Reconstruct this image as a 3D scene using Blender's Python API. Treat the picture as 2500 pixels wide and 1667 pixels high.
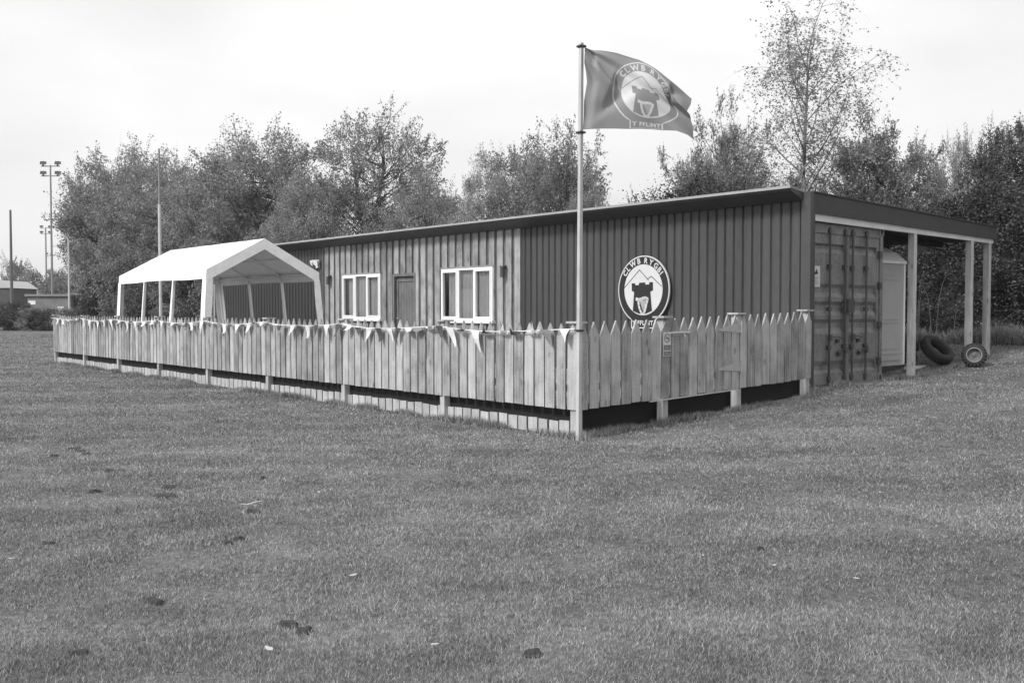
import bpy, bmesh, math, random
import numpy as np
from mathutils import Vector, Matrix

for o in list(bpy.data.objects):
    bpy.data.objects.remove(o, do_unlink=True)
SC = bpy.context.scene
COL = SC.collection
R_ = math.radians

# ------------------------------------------------------------------ camera
HC = 1.5
FPX = 2361.0                     # focal length in photo pixels (34 mm on 36 mm film)
cd = bpy.data.cameras.new('camera')
cam = bpy.data.objects.new('camera', cd)
COL.objects.link(cam)
cd.sensor_width = 36.0
cd.lens = 34.0
cd.clip_start = 0.05
cd.clip_end = 3000
cam.location = (0, 0, HC)
cam.rotation_euler = (R_(90 - 1.84), 0, 0)
SC.camera = cam

# ------------------------------------------------------------------ sky, sun, exposure
SUN_EL = R_(40)
SUN_TO = Vector((-0.78, -0.62, 0)).normalized()       # towards the sun (behind the camera, to the left)
world = bpy.data.worlds.new('World')
SC.world = world
world.use_nodes = True
wn, wl = world.node_tree.nodes, world.node_tree.links
wn.clear()
w_out = wn.new('ShaderNodeOutputWorld')
w_bg = wn.new('ShaderNodeBackground')
w_sky = wn.new('ShaderNodeTexSky')
w_sky.sky_type = 'NISHITA'
w_sky.sun_disc = False
w_sky.sun_elevation = SUN_EL
w_sky.sun_rotation = math.atan2(SUN_TO.x, SUN_TO.y)
w_sky.dust_density = 6.0
w_bw = wn.new('ShaderNodeRGBToBW')                     # black and white film
wl.new(w_sky.outputs[0], w_bw.inputs[0])
w_tc = wn.new('ShaderNodeTexCoord')
w_map = wn.new('ShaderNodeMapping')
w_map.inputs['Scale'].default_value = (1.0, 1.0, 2.6)
wl.new(w_tc.outputs['Generated'], w_map.inputs[0])
w_no = wn.new('ShaderNodeTexNoise')
w_no.inputs['Scale'].default_value = 2.2
w_no.inputs['Detail'].default_value = 5
wl.new(w_map.outputs[0], w_no.inputs['Vector'])
w_ra = wn.new('ShaderNodeValToRGB')                    # thin cloud sheet
w_ra.color_ramp.elements[0].position = 0.30
w_ra.color_ramp.elements[0].color = (7.3, 7.3, 7.3, 1)
w_ra.color_ramp.elements[1].position = 0.62
w_ra.color_ramp.elements[1].color = (9.2, 9.2, 9.2, 1)
wl.new(w_no.outputs[0], w_ra.inputs[0])
w_mx = wn.new('ShaderNodeMix')
w_mx.data_type = 'RGBA'
w_mx.inputs[0].default_value = 0.85                    # mostly cloud, a little clear sky
wl.new(w_bw.outputs[0], w_mx.inputs[6])
wl.new(w_ra.outputs[0], w_mx.inputs[7])
w_sep = wn.new('ShaderNodeSeparateXYZ')
wl.new(w_tc.outputs['Generated'], w_sep.inputs[0])
w_gr = wn.new('ShaderNodeValToRGB')
w_gr.color_ramp.elements[0].position = 0.0
w_gr.color_ramp.elements[0].color = (0.86, 0.86, 0.86, 1)
w_gr.color_ramp.elements[1].position = 1.0
w_gr.color_ramp.elements[1].color = (1.25, 1.25, 1.25, 1)
w_e = w_gr.color_ramp.elements.new(0.3); w_e.color = (1.02, 1.02, 1.02, 1)
wl.new(w_sep.outputs[2], w_gr.inputs[0])
w_mu = wn.new('ShaderNodeMix')
w_mu.data_type = 'RGBA'
w_mu.blend_type = 'MULTIPLY'
w_mu.inputs[0].default_value = 1.0
wl.new(w_mx.outputs[2], w_mu.inputs[6])
wl.new(w_gr.outputs[0], w_mu.inputs[7])
wl.new(w_mu.outputs[2], w_bg.inputs[0])
w_bg.inputs[1].default_value = 0.075
wl.new(w_bg.outputs[0], w_out.inputs[0])

sd = bpy.data.lights.new('sun', 'SUN')
sun = bpy.data.objects.new('sun', sd)
COL.objects.link(sun)
sd.energy = 2.0
sd.angle = R_(12)
sd.color = (1.0, 1.0, 1.0)
sun.location = (-20, -20, 30)
sdir = Vector((SUN_TO.x * math.cos(SUN_EL), SUN_TO.y * math.cos(SUN_EL), math.sin(SUN_EL)))
sun.rotation_euler = sdir.to_track_quat('Z', 'Y').to_euler()

SC.view_settings.view_transform = 'Standard'
SC.view_settings.look = 'None'
SC.view_settings.exposure = 0.8
SC.view_settings.gamma = 1.0
SC.view_settings.use_curve_mapping = False
SC.render.engine = 'CYCLES'
SC.cycles.max_bounces = 5
SC.cycles.transparent_max_bounces = 6

# ------------------------------------------------------------------ site frame
# r runs from the front fence towards the clubhouse, l runs along the fence to the left
CX, CY = 0.77, 11.31
ANG = math.atan2(0.647, 0.762)
RX, RY = math.cos(ANG), math.sin(ANG)
LX, LY = -RY, RX

def W(r, l, z=0.0):
    return Vector((CX + r * RX + l * LX, CY + r * RY + l * LY, z))

def RL(x, y):
    dx, dy = x - CX, y - CY
    return dx * RX + dy * RY, dx * LX + dy * LY

G_R = [-999, 0.3, 5.2, 6.0, 9.2, 10.5, 12.3, 15.0, 20.0, 999]
G_Z = [0, 0, 0.17, 0.27, 0.30, 0.42, 0.60, 0.74, 0.85, 0.85]

def ground(r, l):
    z = np.interp(r, G_R, G_Z)
    f = np.clip((np.asarray(l, float) - 9.0) / 14.0, 0, 1)
    f = 1 - f * f * (3 - 2 * f)
    return z * f

def gz(r, l):
    return float(ground(r, l))

def at(u, depth):
    return ((u - 1250.0) / FPX * depth, depth)

# ------------------------------------------------------------------ mesh helpers
class MB:
    def __init__(self):
        self.v, self.f = [], []

    def face(self, pts):
        b = len(self.v)
        self.v += [tuple(p) for p in pts]
        self.f.append(tuple(range(b, b + len(pts))))

    def box(self, x0, x1, y0, y1, z0, z1):
        b = len(self.v)
        self.v += [(x0, y0, z0), (x1, y0, z0), (x1, y1, z0), (x0, y1, z0),
                   (x0, y0, z1), (x1, y0, z1), (x1, y1, z1), (x0, y1, z1)]
        for q in ((0, 3, 2, 1), (4, 5, 6, 7), (0, 1, 5, 4), (1, 2, 6, 5), (2, 3, 7, 6), (3, 0, 4, 7)):
            self.f.append(tuple(b + i for i in q))
        return self

    def hexa(self, p):
        b = len(self.v)
        self.v += [tuple(q) for q in p]
        for q in ((0, 3, 2, 1), (4, 5, 6, 7), (0, 1, 5, 4), (1, 2, 6, 5), (2, 3, 7, 6), (3, 0, 4, 7)):
            self.f.append(tuple(b + i for i in q))
        return self

    def tube(self, pts, rad, n=8, cap=True):
        pts = [Vector(p) for p in pts]
        if not hasattr(rad, '__len__'):
            rad = [rad] * len(pts)
        b = len(self.v)
        up = Vector((0, 0, 1))
        for i, p in enumerate(pts):
            d = (pts[min(i + 1, len(pts) - 1)] - pts[max(i - 1, 0)]).normalized()
            a = d.cross(up)
            if a.length < 1e-3:
                a = d.cross(Vector((1, 0, 0)))
            a.normalize()
            c = d.cross(a)
            for k in range(n):
                t = 2 * math.pi * k / n
                q = p + (a * math.cos(t) + c * math.sin(t)) * rad[i]
                self.v.append(tuple(q))
        for i in range(len(pts) - 1):
            for k in range(n):
                k2 = (k + 1) % n
                self.f.append((b + i * n + k, b + i * n + k2, b + (i + 1) * n + k2, b + (i + 1) * n + k))
        if cap:
            self.f.append(tuple(b + k for k in range(n))[::-1])
            self.f.append(tuple(b + (len(pts) - 1) * n + k for k in range(n)))
        return self

    def prism(self, poly, fn0, fn1):
        b = len(self.v)
        n = len(poly)
        self.v += [tuple(fn0(*p)) for p in poly] + [tuple(fn1(*p)) for p in poly]
        self.f.append(tuple(range(b, b + n)))
        self.f.append(tuple(range(b + 2 * n - 1, b + n - 1, -1)))
        for i in range(n):
            j = (i + 1) % n
            self.f.append((b + i, b + n + i, b + n + j, b + j))
        return self

    def mesh(self, name, mat, smooth=False, off=(0, 0, 0), fix=True):
        me = bpy.data.meshes.new(name)
        ox, oy, oz = off
        me.from_pydata([(x - ox, y - oy, z - oz) for x, y, z in self.v], [], self.f)
        if fix:
            bm = bmesh.new()
            bm.from_mesh(me)
            bmesh.ops.recalc_face_normals(bm, faces=bm.faces)
            bm.to_mesh(me)
            bm.free()
        if smooth:
            me.polygons.foreach_set('use_smooth', [True] * len(me.polygons))
        me.materials.append(mat)
        me.update()
        return me

ORI = {}

def tag(o, label=None, cat=None, group=None, kind=None):
    if label: o['label'] = label
    if cat: o['category'] = cat
    if group: o['group'] = group
    if kind: o['kind'] = kind
    return o

def root(name, label, cat, r, l, z=None, group=None):
    """Empty at a thing's base, turned into the site frame."""
    if z is None: z = gz(r, l)
    o = bpy.data.objects.new(name, None)
    COL.objects.link(o)
    o.empty_display_size = 0.2
    o.location = W(r, l, z)
    o.rotation_euler = (0, 0, ANG)
    ORI[o] = (r, l, z)
    return tag(o, label, cat, group)

def wroot(name, label, cat, x, y, z=0.0, rz=0.0, group=None):
    o = bpy.data.objects.new(name, None)
    COL.objects.link(o)
    o.location = (x, y, z)
    o.rotation_euler = (0, 0, rz)
    ORI[o] = (0, 0, 0)
    return tag(o, label, cat, group)

def part(parent, name, mb, mat, smooth=False, fix=True, label=None):
    o = bpy.data.objects.new(name, mb.mesh(name, mat, smooth, ORI[parent], fix))
    COL.objects.link(o)
    o.parent = parent
    ORI[o] = ORI[parent]
    if label: o['label'] = label
    return o

def piece(parent, name, me, loc, rot=(0, 0, 0), sc=(1, 1, 1)):
    """One more piece that shares mesh data; loc in the frame of the parent's builder."""
    o = bpy.data.objects.new(name, me)
    COL.objects.link(o)
    o.parent = parent
    a = ORI[parent]
    o.location = (loc[0] - a[0], loc[1] - a[1], loc[2] - a[2])
    o.rotation_euler = rot
    o.scale = sc
    return o

def solo(name, mb, mat, label, cat, r, l, z=None, smooth=False, group=None, kind=None, fix=True):
    if z is None: z = gz(r, l)
    o = bpy.data.objects.new(name, mb.mesh(name, mat, smooth, (r, l, z), fix))
    COL.objects.link(o)
    o.location = W(r, l, z)
    o.rotation_euler = (0, 0, ANG)
    return tag(o, label, cat, group, kind)

# ------------------------------------------------------------------ materials
def newmat(name):
    m = bpy.data.materials.new(name)
    m.use_nodes = True
    n, k = m.node_tree.nodes, m.node_tree.links
    return m, n, k, n['Principled BSDF']

def g4(v):
    return (v, v, v, 1)

def ramp(n, stops):
    c = n.new('ShaderNodeValToRGB')
    e = c.color_ramp.elements
    e[0].position, e[0].color = stops[0][0], g4(stops[0][1])
    e[1].position, e[1].color = stops[-1][0], g4(stops[-1][1])
    for p, v in stops[1:-1]:
        x = e.new(p)
        x.color = g4(v)
    return c

def math_node(n, op, a=None, b=None):
    m = n.new('ShaderNodeMath')
    m.operation = op
    if a is not None: m.inputs[0].default_value = a
    if b is not None: m.inputs[1].default_value = b
    return m

def simple(name, v, rough=0.6, *args, var=0.0, **kw):
    m = simple0(name, v, rough, *args, **kw)
    if var:                                   # each piece of the same material differs a little
        n, k = m.node_tree.nodes, m.node_tree.links
        p = n['Principled BSDF']
        src = p.inputs['Base Color'].links[0].from_socket
        oi = n.new('ShaderNodeObjectInfo')
        mr = n.new('ShaderNodeMapRange')
        mr.inputs['To Min'].default_value = 1 - var
        mr.inputs['To Max'].default_value = 1 + var
        k.new(oi.outputs['Random'], mr.inputs['Value'])
        mu = n.new('ShaderNodeVectorMath')
        mu.operation = 'SCALE'
        k.new(src, mu.inputs[0]); k.new(mr.outputs[0], mu.inputs['Scale'])
        k.new(mu.outputs[0], p.inputs['Base Color'])
    return m

def simple0(name, v, rough=0.6, noise=0.15, scale=6.0, metal=0.0, bump=0.0, fine=60.0, stretch=(1, 1, 1)):
    m, n, k, p = newmat(name)
    tc = n.new('ShaderNodeTexCoord')
    mp = n.new('ShaderNodeMapping')
    mp.inputs['Scale'].default_value = stretch
    k.new(tc.outputs['Object'], mp.inputs[0])
    a = n.new('ShaderNodeTexNoise')
    a.inputs['Scale'].default_value = scale
    a.inputs['Detail'].default_value = 6
    k.new(mp.outputs[0], a.inputs['Vector'])
    b = n.new('ShaderNodeTexNoise')
    b.inputs['Scale'].default_value = fine
    b.inputs['Detail'].default_value = 2
    k.new(mp.outputs[0], b.inputs['Vector'])
    s = math_node(n, 'ADD')
    k.new(a.outputs[0], s.inputs[0])
    k.new(b.outputs[0], s.inputs[1])
    h = math_node(n, 'MULTIPLY', b=0.5)
    k.new(s.outputs[0], h.inputs[0])
    c = ramp(n, [(0.32, v * (1 - noise * 1.6)), (0.5, v), (0.68, min(1, v * (1 + noise * 1.3)))])
    k.new(h.outputs[0], c.inputs[0])
    k.new(c.outputs[0], p.inputs['Base Color'])
    p.inputs['Roughness'].default_value = rough
    p.inputs['Metallic'].default_value = metal
    if bump:
        bp = n.new('ShaderNodeBump')
        bp.inputs['Strength'].default_value = bump
        bp.inputs['Distance'].default_value = 0.01
        k.new(h.outputs[0], bp.inputs['Height'])
        k.new(bp.outputs[0], p.inputs['Normal'])
    return m

def wood(name, lo, hi, var=0.35, knots=True, along='z', rough=0.8):
    """Weathered timber: long grain, knots, stains; each plank differs."""
    m, n, k, p = newmat(name)
    tc = n.new('ShaderNodeTexCoord')
    oi = n.new('ShaderNodeObjectInfo')
    off = n.new('ShaderNodeVectorMath')
    off.operation = 'SCALE'
    cx = n.new('ShaderNodeCombineXYZ')
    for i in range(3): k.new(oi.outputs['Random'], cx.inputs[i])
    k.new(cx.outputs[0], off.inputs[0])
    off.inputs['Scale'].default_value = 37.0
    ad = n.new('ShaderNodeVectorMath')
    ad.operation = 'ADD'
    k.new(tc.outputs['Object'], ad.inputs[0])
    k.new(off.outputs[0], ad.inputs[1])
    mp = n.new('ShaderNodeMapping')
    st = {'z': (34, 34, 1.6), 'x': (1.6, 34, 34), 'y': (34, 1.6, 34)}[along]
    mp.inputs['Scale'].default_value = st
    k.new(ad.outputs[0], mp.inputs[0])
    gr = n.new('ShaderNodeTexNoise')
    gr.inputs['Scale'].default_value = 1.0
    gr.inputs['Detail'].default_value = 5
    gr.inputs['Distortion'].default_value = 0.6
    k.new(mp.outputs[0], gr.inputs['Vector'])
    st2 = n.new('ShaderNodeTexNoise')
    st2.inputs['Scale'].default_value = 3.4
    st2.inputs['Detail'].default_value = 4
    k.new(ad.outputs[0], st2.inputs['Vector'])
    fine = n.new('ShaderNodeTexNoise')
    fine.inputs['Scale'].default_value = 70
    fine.inputs['Detail'].default_value = 3
    k.new(ad.outputs[0], fine.inputs['Vector'])
    s1 = math_node(n, 'ADD')
    k.new(gr.outputs[0], s1.inputs[0]); k.new(st2.outputs[0], s1.inputs[1])
    s2 = math_node(n, 'ADD')
    k.new(s1.outputs[0], s2.inputs[0])
    rv = math_node(n, 'MULTIPLY', b=var)
    k.new(oi.outputs['Random'], rv.inputs[0])
    k.new(rv.outputs[0], s2.inputs[1])
    s3 = math_node(n, 'MULTIPLY_ADD', b=0.7)
    k.new(fine.outputs[0], s3.inputs[0])
    k.new(s2.outputs[0], s3.inputs[2])
    base = 1.0 + var * 0.5 + 0.35
    mr = n.new('ShaderNodeMapRange')
    mr.inputs['From Min'].default_value = base - 0.36
    mr.inputs['From Max'].default_value = base + 0.36
    k.new(s3.outputs[0], mr.inputs['Value'])
    c = ramp(n, [(0.0, lo), (0.5, (lo + hi) / 2), (1.0, hi)])
    k.new(mr.outputs[0], c.inputs[0])
    colout = c.outputs[0]
    if knots:
        vm = n.new('ShaderNodeMapping')
        vm.inputs['Scale'].default_value = {'z': (5.5, 5.5, 2.6), 'x': (2.6, 5.5, 5.5), 'y': (5.5, 2.6, 5.5)}[along]
        k.new(ad.outputs[0], vm.inputs[0])
        vo = n.new('ShaderNodeTexVoronoi')
        vo.inputs['Scale'].default_value = 1.0
        k.new(vm.outputs[0], vo.inputs['Vector'])
        kr = ramp(n, [(0.0, 0.35), (0.10, 0.55), (0.17, 1.0)])
        k.new(vo.outputs['Distance'], kr.inputs[0])
        mu = n.new('ShaderNodeMix')
        mu.data_type = 'RGBA'
        mu.blend_type = 'MULTIPLY'
        mu.inputs[0].default_value = 0.8
        k.new(colout, mu.inputs[6]); k.new(kr.outputs[0], mu.inputs[7])
        colout = mu.outputs[2]
    k.new(colout, p.inputs['Base Color'])
    p.inputs['Roughness'].default_value = rough
    bp = n.new('ShaderNodeBump')
    bp.inputs['Strength'].default_value = 0.35
    bp.inputs['Distance'].default_value = 0.004
    k.new(gr.outputs[0], bp.inputs['Height'])
    k.new(bp.outputs[0], p.inputs['Normal'])
    return m

def leafmat(name, lo, hi, scale=1.2, trans=0.25):
    m, n, k, p = newmat(name)
    out = n['Material Output']
    ge = n.new('ShaderNodeNewGeometry')
    a = n.new('ShaderNodeTexNoise')
    a.inputs['Scale'].default_value = scale
    a.inputs['Detail'].default_value = 3
    k.new(ge.outputs['Position'], a.inputs['Vector'])
    s = math_node(n, 'MULTIPLY_ADD', b=0.3)
    k.new(ge.outputs['Random Per Island'], s.inputs[0])
    k.new(a.outputs[0], s.inputs[2])
    c = ramp(n, [(0.38, lo), (0.92, hi)])
    k.new(s.outputs[0], c.inputs[0])
    k.new(c.outputs[0], p.inputs['Base Color'])
    p.inputs['Roughness'].default_value = 0.6
    p.inputs['Specular IOR Level'].default_value = 0.25
    t = n.new('ShaderNodeBsdfTranslucent')
    k.new(c.outputs[0], t.inputs[0])
    mx = n.new('ShaderNodeMixShader')
    mx.inputs[0].default_value = trans
    k.new(p.outputs[0], mx.inputs[1]); k.new(t.outputs[0], mx.inputs[2])
    k.new(mx.outputs[0], out.inputs[0])
    return m

M = {}
M['fence'] = wood('weathered_fence_wood', 0.15, 0.43, 0.5)
M['fence_rail'] = wood('fence_rail_wood', 0.16, 0.36, 0.2, along='y')
M['fence_rail_r'] = wood('fence_rail_wood_cross', 0.16, 0.36, 0.2, along='x')
M['skirt'] = wood('skirting_wood', 0.26, 0.50, 0.3)
M['post'] = wood('post_wood', 0.24, 0.48, 0.25)
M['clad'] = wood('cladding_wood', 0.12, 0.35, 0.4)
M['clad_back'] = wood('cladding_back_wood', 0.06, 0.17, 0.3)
M['door'] = wood('door_wood', 0.07, 0.17, 0.1, knots=False)
M['pale_post'] = wood('pale_post_wood', 0.30, 0.55, 0.2, knots=True)
M['beam'] = simple('pale_beam_timber', 0.62, 0.7, 0.12, 3.0)
M['pole'] = wood('flagpole_wood', 0.32, 0.50, 0.1, knots=False)
M['deck'] = wood('deck_wood', 0.14, 0.28, 0.2, along='y')
M['void'] = simple('shade_black', 0.010, 0.95, 0.2)  # near-black standing in for the dark beneath the deck
M['sheet'] = simple('dark_coated_steel', 0.047, 0.55, 0.2, 4.0, bump=0.05, fine=40, stretch=(1, 1.6, 0.12), var=0.14)
M['sheet_shade'] = simple('tent_shade_steel', 0.022, 0.55, 0.2, 1.6, fine=90, stretch=(1, 1, 0.35))  # lower sheets behind the tent, its shade put into the tone
M['trim'] = simple('dark_steel_trim', 0.050, 0.5, 0.12, 4.0)
M['fascia'] = simple('dark_fascia_board', 0.042, 0.7, 0.15, 3.0)
M['roof'] = simple('roof_sheet', 0.20, 0.5, 0.12, 2.0)
M['roof_edge'] = simple('roof_edge_flashing', 0.30, 0.45, 0.1, 3.0)
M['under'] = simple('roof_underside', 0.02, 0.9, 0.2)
M['upvc'] = simple('white_window_plastic', 0.70, 0.35, 0.03, 5.0)
M['curtain'] = simple('net_curtain', 0.36, 0.9, 0.10, 14.0, stretch=(1, 5, 0.4))
M['room'] = simple('dim_room_wall', 0.10, 0.9, 0.1)
M['lamp_black'] = simple('black_lamp_metal', 0.05, 0.4, 0.1)
M['white_plastic'] = simple('white_lamp_plastic', 0.75, 0.4, 0.04)
M['tent'] = simple('white_tent_fabric', 0.80, 0.65, 0.07, 2.2, bump=0.45, fine=9)
M['tent_pole'] = simple('white_steel_tube', 0.72, 0.4, 0.05)
M['string'] = simple('white_cord', 0.78, 0.7, 0.05)
M['flag_white'] = simple('white_bunting_cloth', 0.58, 0.8, 0.06, 20)
M['flag_mid'] = simple('grey_bunting_cloth', 0.18, 0.8, 0.15, 20)
M['flag_dark'] = simple('dark_bunting_cloth', 0.05, 0.8, 0.15, 20)
M['cont'] = simple('container_paint', 0.17, 0.6, 0.28, 3.5, bump=0.05, fine=30, stretch=(1, 1, 0.5))
M['cont_dark'] = simple('container_fittings', 0.06, 0.5, 0.25, 8.0)
M['galv'] = simple('galvanised_steel', 0.42, 0.45, 0.12, 12, metal=0.2)
M['sign_white'] = simple('sign_white_print', 0.52, 0.5, 0.04)
M['sign_black'] = simple('sign_black_print', 0.012, 0.45, 0.05)
M['sign_grey'] = simple('sign_grey_print', 0.30, 0.5, 0.05)
M['sign_dark'] = simple('sign_dark_print', 0.13, 0.5, 0.05)
M['loo'] = simple('portable_toilet_plastic', 0.42, 0.5, 0.07, 3.0)
M['loo_roof'] = simple('portable_toilet_roof', 0.86, 0.5, 0.05, 3.0)
M['rubber'] = simple('tyre_rubber', 0.022, 0.75, 0.25, 14)
M['rim'] = simple('dusty_wheel', 0.12, 0.6, 0.3, 12)
M['rim_edge'] = simple('pale_rim_edge', 0.26, 0.6, 0.15, 20)
M['pole_grey'] = simple('grey_column', 0.20, 0.5, 0.1)
M['pole_pale'] = simple('pale_column', 0.46, 0.5, 0.08)
M['pole_dark'] = simple('dark_column', 0.10, 0.5, 0.1)
M['lamp_glass'] = simple('floodlight_glass', 0.06, 0.2, 0.1)
M['shed_grey'] = simple('grey_shed_wall', 0.17, 0.8, 0.2, 1.5)
M['shed_dark'] = simple('dark_shed_board', 0.055, 0.8, 0.2, 1.5)
M['far_roof'] = simple('pale_far_roof', 0.42, 0.6, 0.05)
M['mud'] = simple('bare_mud', 0.035, 0.95, 0.3, 20, bump=0.5, fine=50)
M['leaf_litter'] = simple('pale_dry_leaf', 0.40, 0.8, 0.1, 40)
M['bark'] = simple('tree_bark', 0.075, 0.9, 0.3, 9.0, bump=0.3, stretch=(1, 1, 0.3))
M['birch_bark'] = simple('birch_bark', 0.17, 0.8, 0.4, 6.0, stretch=(1, 1, 2.5))
M['leaf_mid'] = leafmat('leaves_mid', 0.13, 0.36, trans=0.4)
M['leaf_pale'] = leafmat('leaves_pale', 0.16, 0.42, trans=0.4)
M['leaf_dark'] = leafmat('leaves_dark', 0.03, 0.12)
M['leaf_birch'] = leafmat('leaves_birch', 0.16, 0.36, trans=0.4)
M['leaf_ivy'] = leafmat('leaves_ivy', 0.015, 0.10, scale=1.6, trans=0.1)
M['core'] = simple('hedge_inner_core', 0.018, 0.95, 0.4, 6.0)

# glass
m, n, k, p = newmat('window_glass')
gl = n.new('ShaderNodeBsdfGlossy'); gl.inputs['Roughness'].default_value = 0.03
gl.inputs[0].default_value = g4(0.9)
tr = n.new('ShaderNodeBsdfTransparent'); tr.inputs[0].default_value = g4(0.88)
fr = n.new('ShaderNodeLayerWeight'); fr.inputs[0].default_value = 0.5
fp = math_node(n, 'POWER', b=4.0); k.new(fr.outputs['Facing'], fp.inputs[0])
fm = math_node(n, 'MULTIPLY_ADD', b=0.6); fm.inputs[2].default_value = 0.045
k.new(fp.outputs[0], fm.inputs[0])
mx = n.new('ShaderNodeMixShader')
k.new(fm.outputs[0], mx.inputs[0]); k.new(tr.outputs[0], mx.inputs[1]); k.new(gl.outputs[0], mx.inputs[2])
k.new(mx.outputs[0], n['Material Output'].inputs[0])
M['glass'] = m

# turf base sheet
m, n, k, p = newmat('turf')
ge = n.new('ShaderNodeNewGeometry')
def pn(scale, det=5, dist=0.0, mapv=None):
    t = n.new('ShaderNodeTexNoise')
    t.inputs['Scale'].default_value = scale
    t.inputs['Detail'].default_value = det
    t.inputs['Distortion'].default_value = dist
    k.new(ge.outputs['Position'], t.inputs['Vector'])
    return t
def streak():
    mp_ = n.new('ShaderNodeMapping')
    mp_.inputs['Rotation'].default_value = (0, 0, R_(-25))
    mp_.inputs['Scale'].default_value = (0.16, 0.75, 0.3)
    k.new(ge.outputs['Position'], mp_.inputs[0])
    t = n.new('ShaderNodeTexNoise')
    t.inputs['Scale'].default_value = 1.0
    t.inputs['Detail'].default_value = 5
    t.inputs['Roughness'].default_value = 0.6
    k.new(mp_.outputs[0], t.inputs['Vector'])
    return t
n1, n2, n3, n4 = streak(), pn(1.9, 6, 0.6), pn(22, 4), pn(95, 3)
s1 = math_node(n, 'MULTIPLY_ADD', b=0.75); k.new(n1.outputs[0], s1.inputs[0])
s2 = math_node(n, 'MULTIPLY_ADD', b=0.55); k.new(n2.outputs[0], s2.inputs[0])
s3 = math_node(n, 'MULTIPLY_ADD', b=0.75); k.new(n3.outputs[0], s3.inputs[0])
s4 = math_node(n, 'MULTIPLY', b=0.75); k.new(n4.outputs[0], s4.inputs[0])
k.new(s4.outputs[0], s3.inputs[2]); k.new(s3.outputs[0], s2.inputs[2]); k.new(s2.outputs[0], s1.inputs[2])
c = ramp(n, [(0.0, 0.03), (0.5, 0.125), (1.0, 0.27)])
mr = n.new('ShaderNodeMapRange')
mr.inputs['From Min'].default_value = 0.95; mr.inputs['From Max'].default_value = 1.85
k.new(s1.outputs[0], mr.inputs['Value']); k.new(mr.outputs[0], c.inputs[0])
k.new(c.outputs[0], p.inputs['Base Color'])
p.inputs['Roughness'].default_value = 0.9
p.inputs['Specular IOR Level'].default_value = 0.1
bp = n.new('ShaderNodeBump'); bp.inputs['Strength'].default_value = 0.7; bp.inputs['Distance'].default_value = 0.03
k.new(s3.outputs[0], bp.inputs['Height']); k.new(bp.outputs[0], p.inputs['Normal'])
M['turf'] = m

# grass blades: patchy tone, each blade its own value
m, n, k, p = newmat('grass_blade')
out = n['Material Output']
ge = n.new('ShaderNodeNewGeometry')
n1, n2, n3 = streak(), pn(1.9, 6, 0.6), pn(13, 3)
s1 = math_node(n, 'MULTIPLY_ADD', b=0.75); k.new(n1.outputs[0], s1.inputs[0])
s2 = math_node(n, 'MULTIPLY_ADD', b=0.5); k.new(n2.outputs[0], s2.inputs[0])
s3 = math_node(n, 'MULTIPLY_ADD', b=0.4); k.new(n3.outputs[0], s3.inputs[0])
s4 = math_node(n, 'MULTIPLY', b=0.9); k.new(ge.outputs['Random Per Island'], s4.inputs[0])
k.new(s4.outputs[0], s3.inputs[2]); k.new(s3.outputs[0], s2.inputs[2]); k.new(s2.outputs[0], s1.inputs[2])
c = ramp(n, [(0.0, 0.035), (0.42, 0.18), (0.78, 0.38), (1.0, 0.54)])
mr = n.new('ShaderNodeMapRange')
mr.inputs['From Min'].default_value = 0.70; mr.inputs['From Max'].default_value = 1.85
k.new(s1.outputs[0], mr.inputs['Value']); k.new(mr.outputs[0], c.inputs[0])
k.new(c.outputs[0], p.inputs['Base Color'])
p.inputs['Roughness'].default_value = 0.55
p.inputs['Specular IOR Level'].default_value = 0.25
tr = n.new('ShaderNodeBsdfTranslucent'); k.new(c.outputs[0], tr.inputs[0])
mx = n.new('ShaderNodeMixShader'); mx.inputs[0].default_value = 0.25
k.new(p.outputs[0], mx.inputs[1]); k.new(tr.outputs[0], mx.inputs[2]); k.new(mx.outputs[0], out.inputs[0])
M['grass'] = m

# flag print read from a point attribute
m, n, k, p = newmat('flag_cloth')
out = n['Material Output']
at_n = n.new('ShaderNodeAttribute'); at_n.attribute_name = 'print'
c = ramp(n, [(0.0, 0.14), (0.45, 0.27), (1.0, 0.72)])
k.new(at_n.outputs['Fac'], c.inputs[0])
k.new(c.outputs[0], p.inputs['Base Color']); p.inputs['Roughness'].default_value = 0.95; p.inputs['Specular IOR Level'].default_value = 0.05
tr = n.new('ShaderNodeBsdfTranslucent'); k.new(c.outputs[0], tr.inputs[0])
mx = n.new('ShaderNodeMixShader'); mx.inputs[0].default_value = 0.15
k.new(p.outputs[0], mx.inputs[1]); k.new(tr.outputs[0], mx.inputs[2]); k.new(mx.outputs[0], out.inputs[0])
M['flag'] = m

rng = np.random.default_rng(11)
rnd = random.Random(5)

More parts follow.
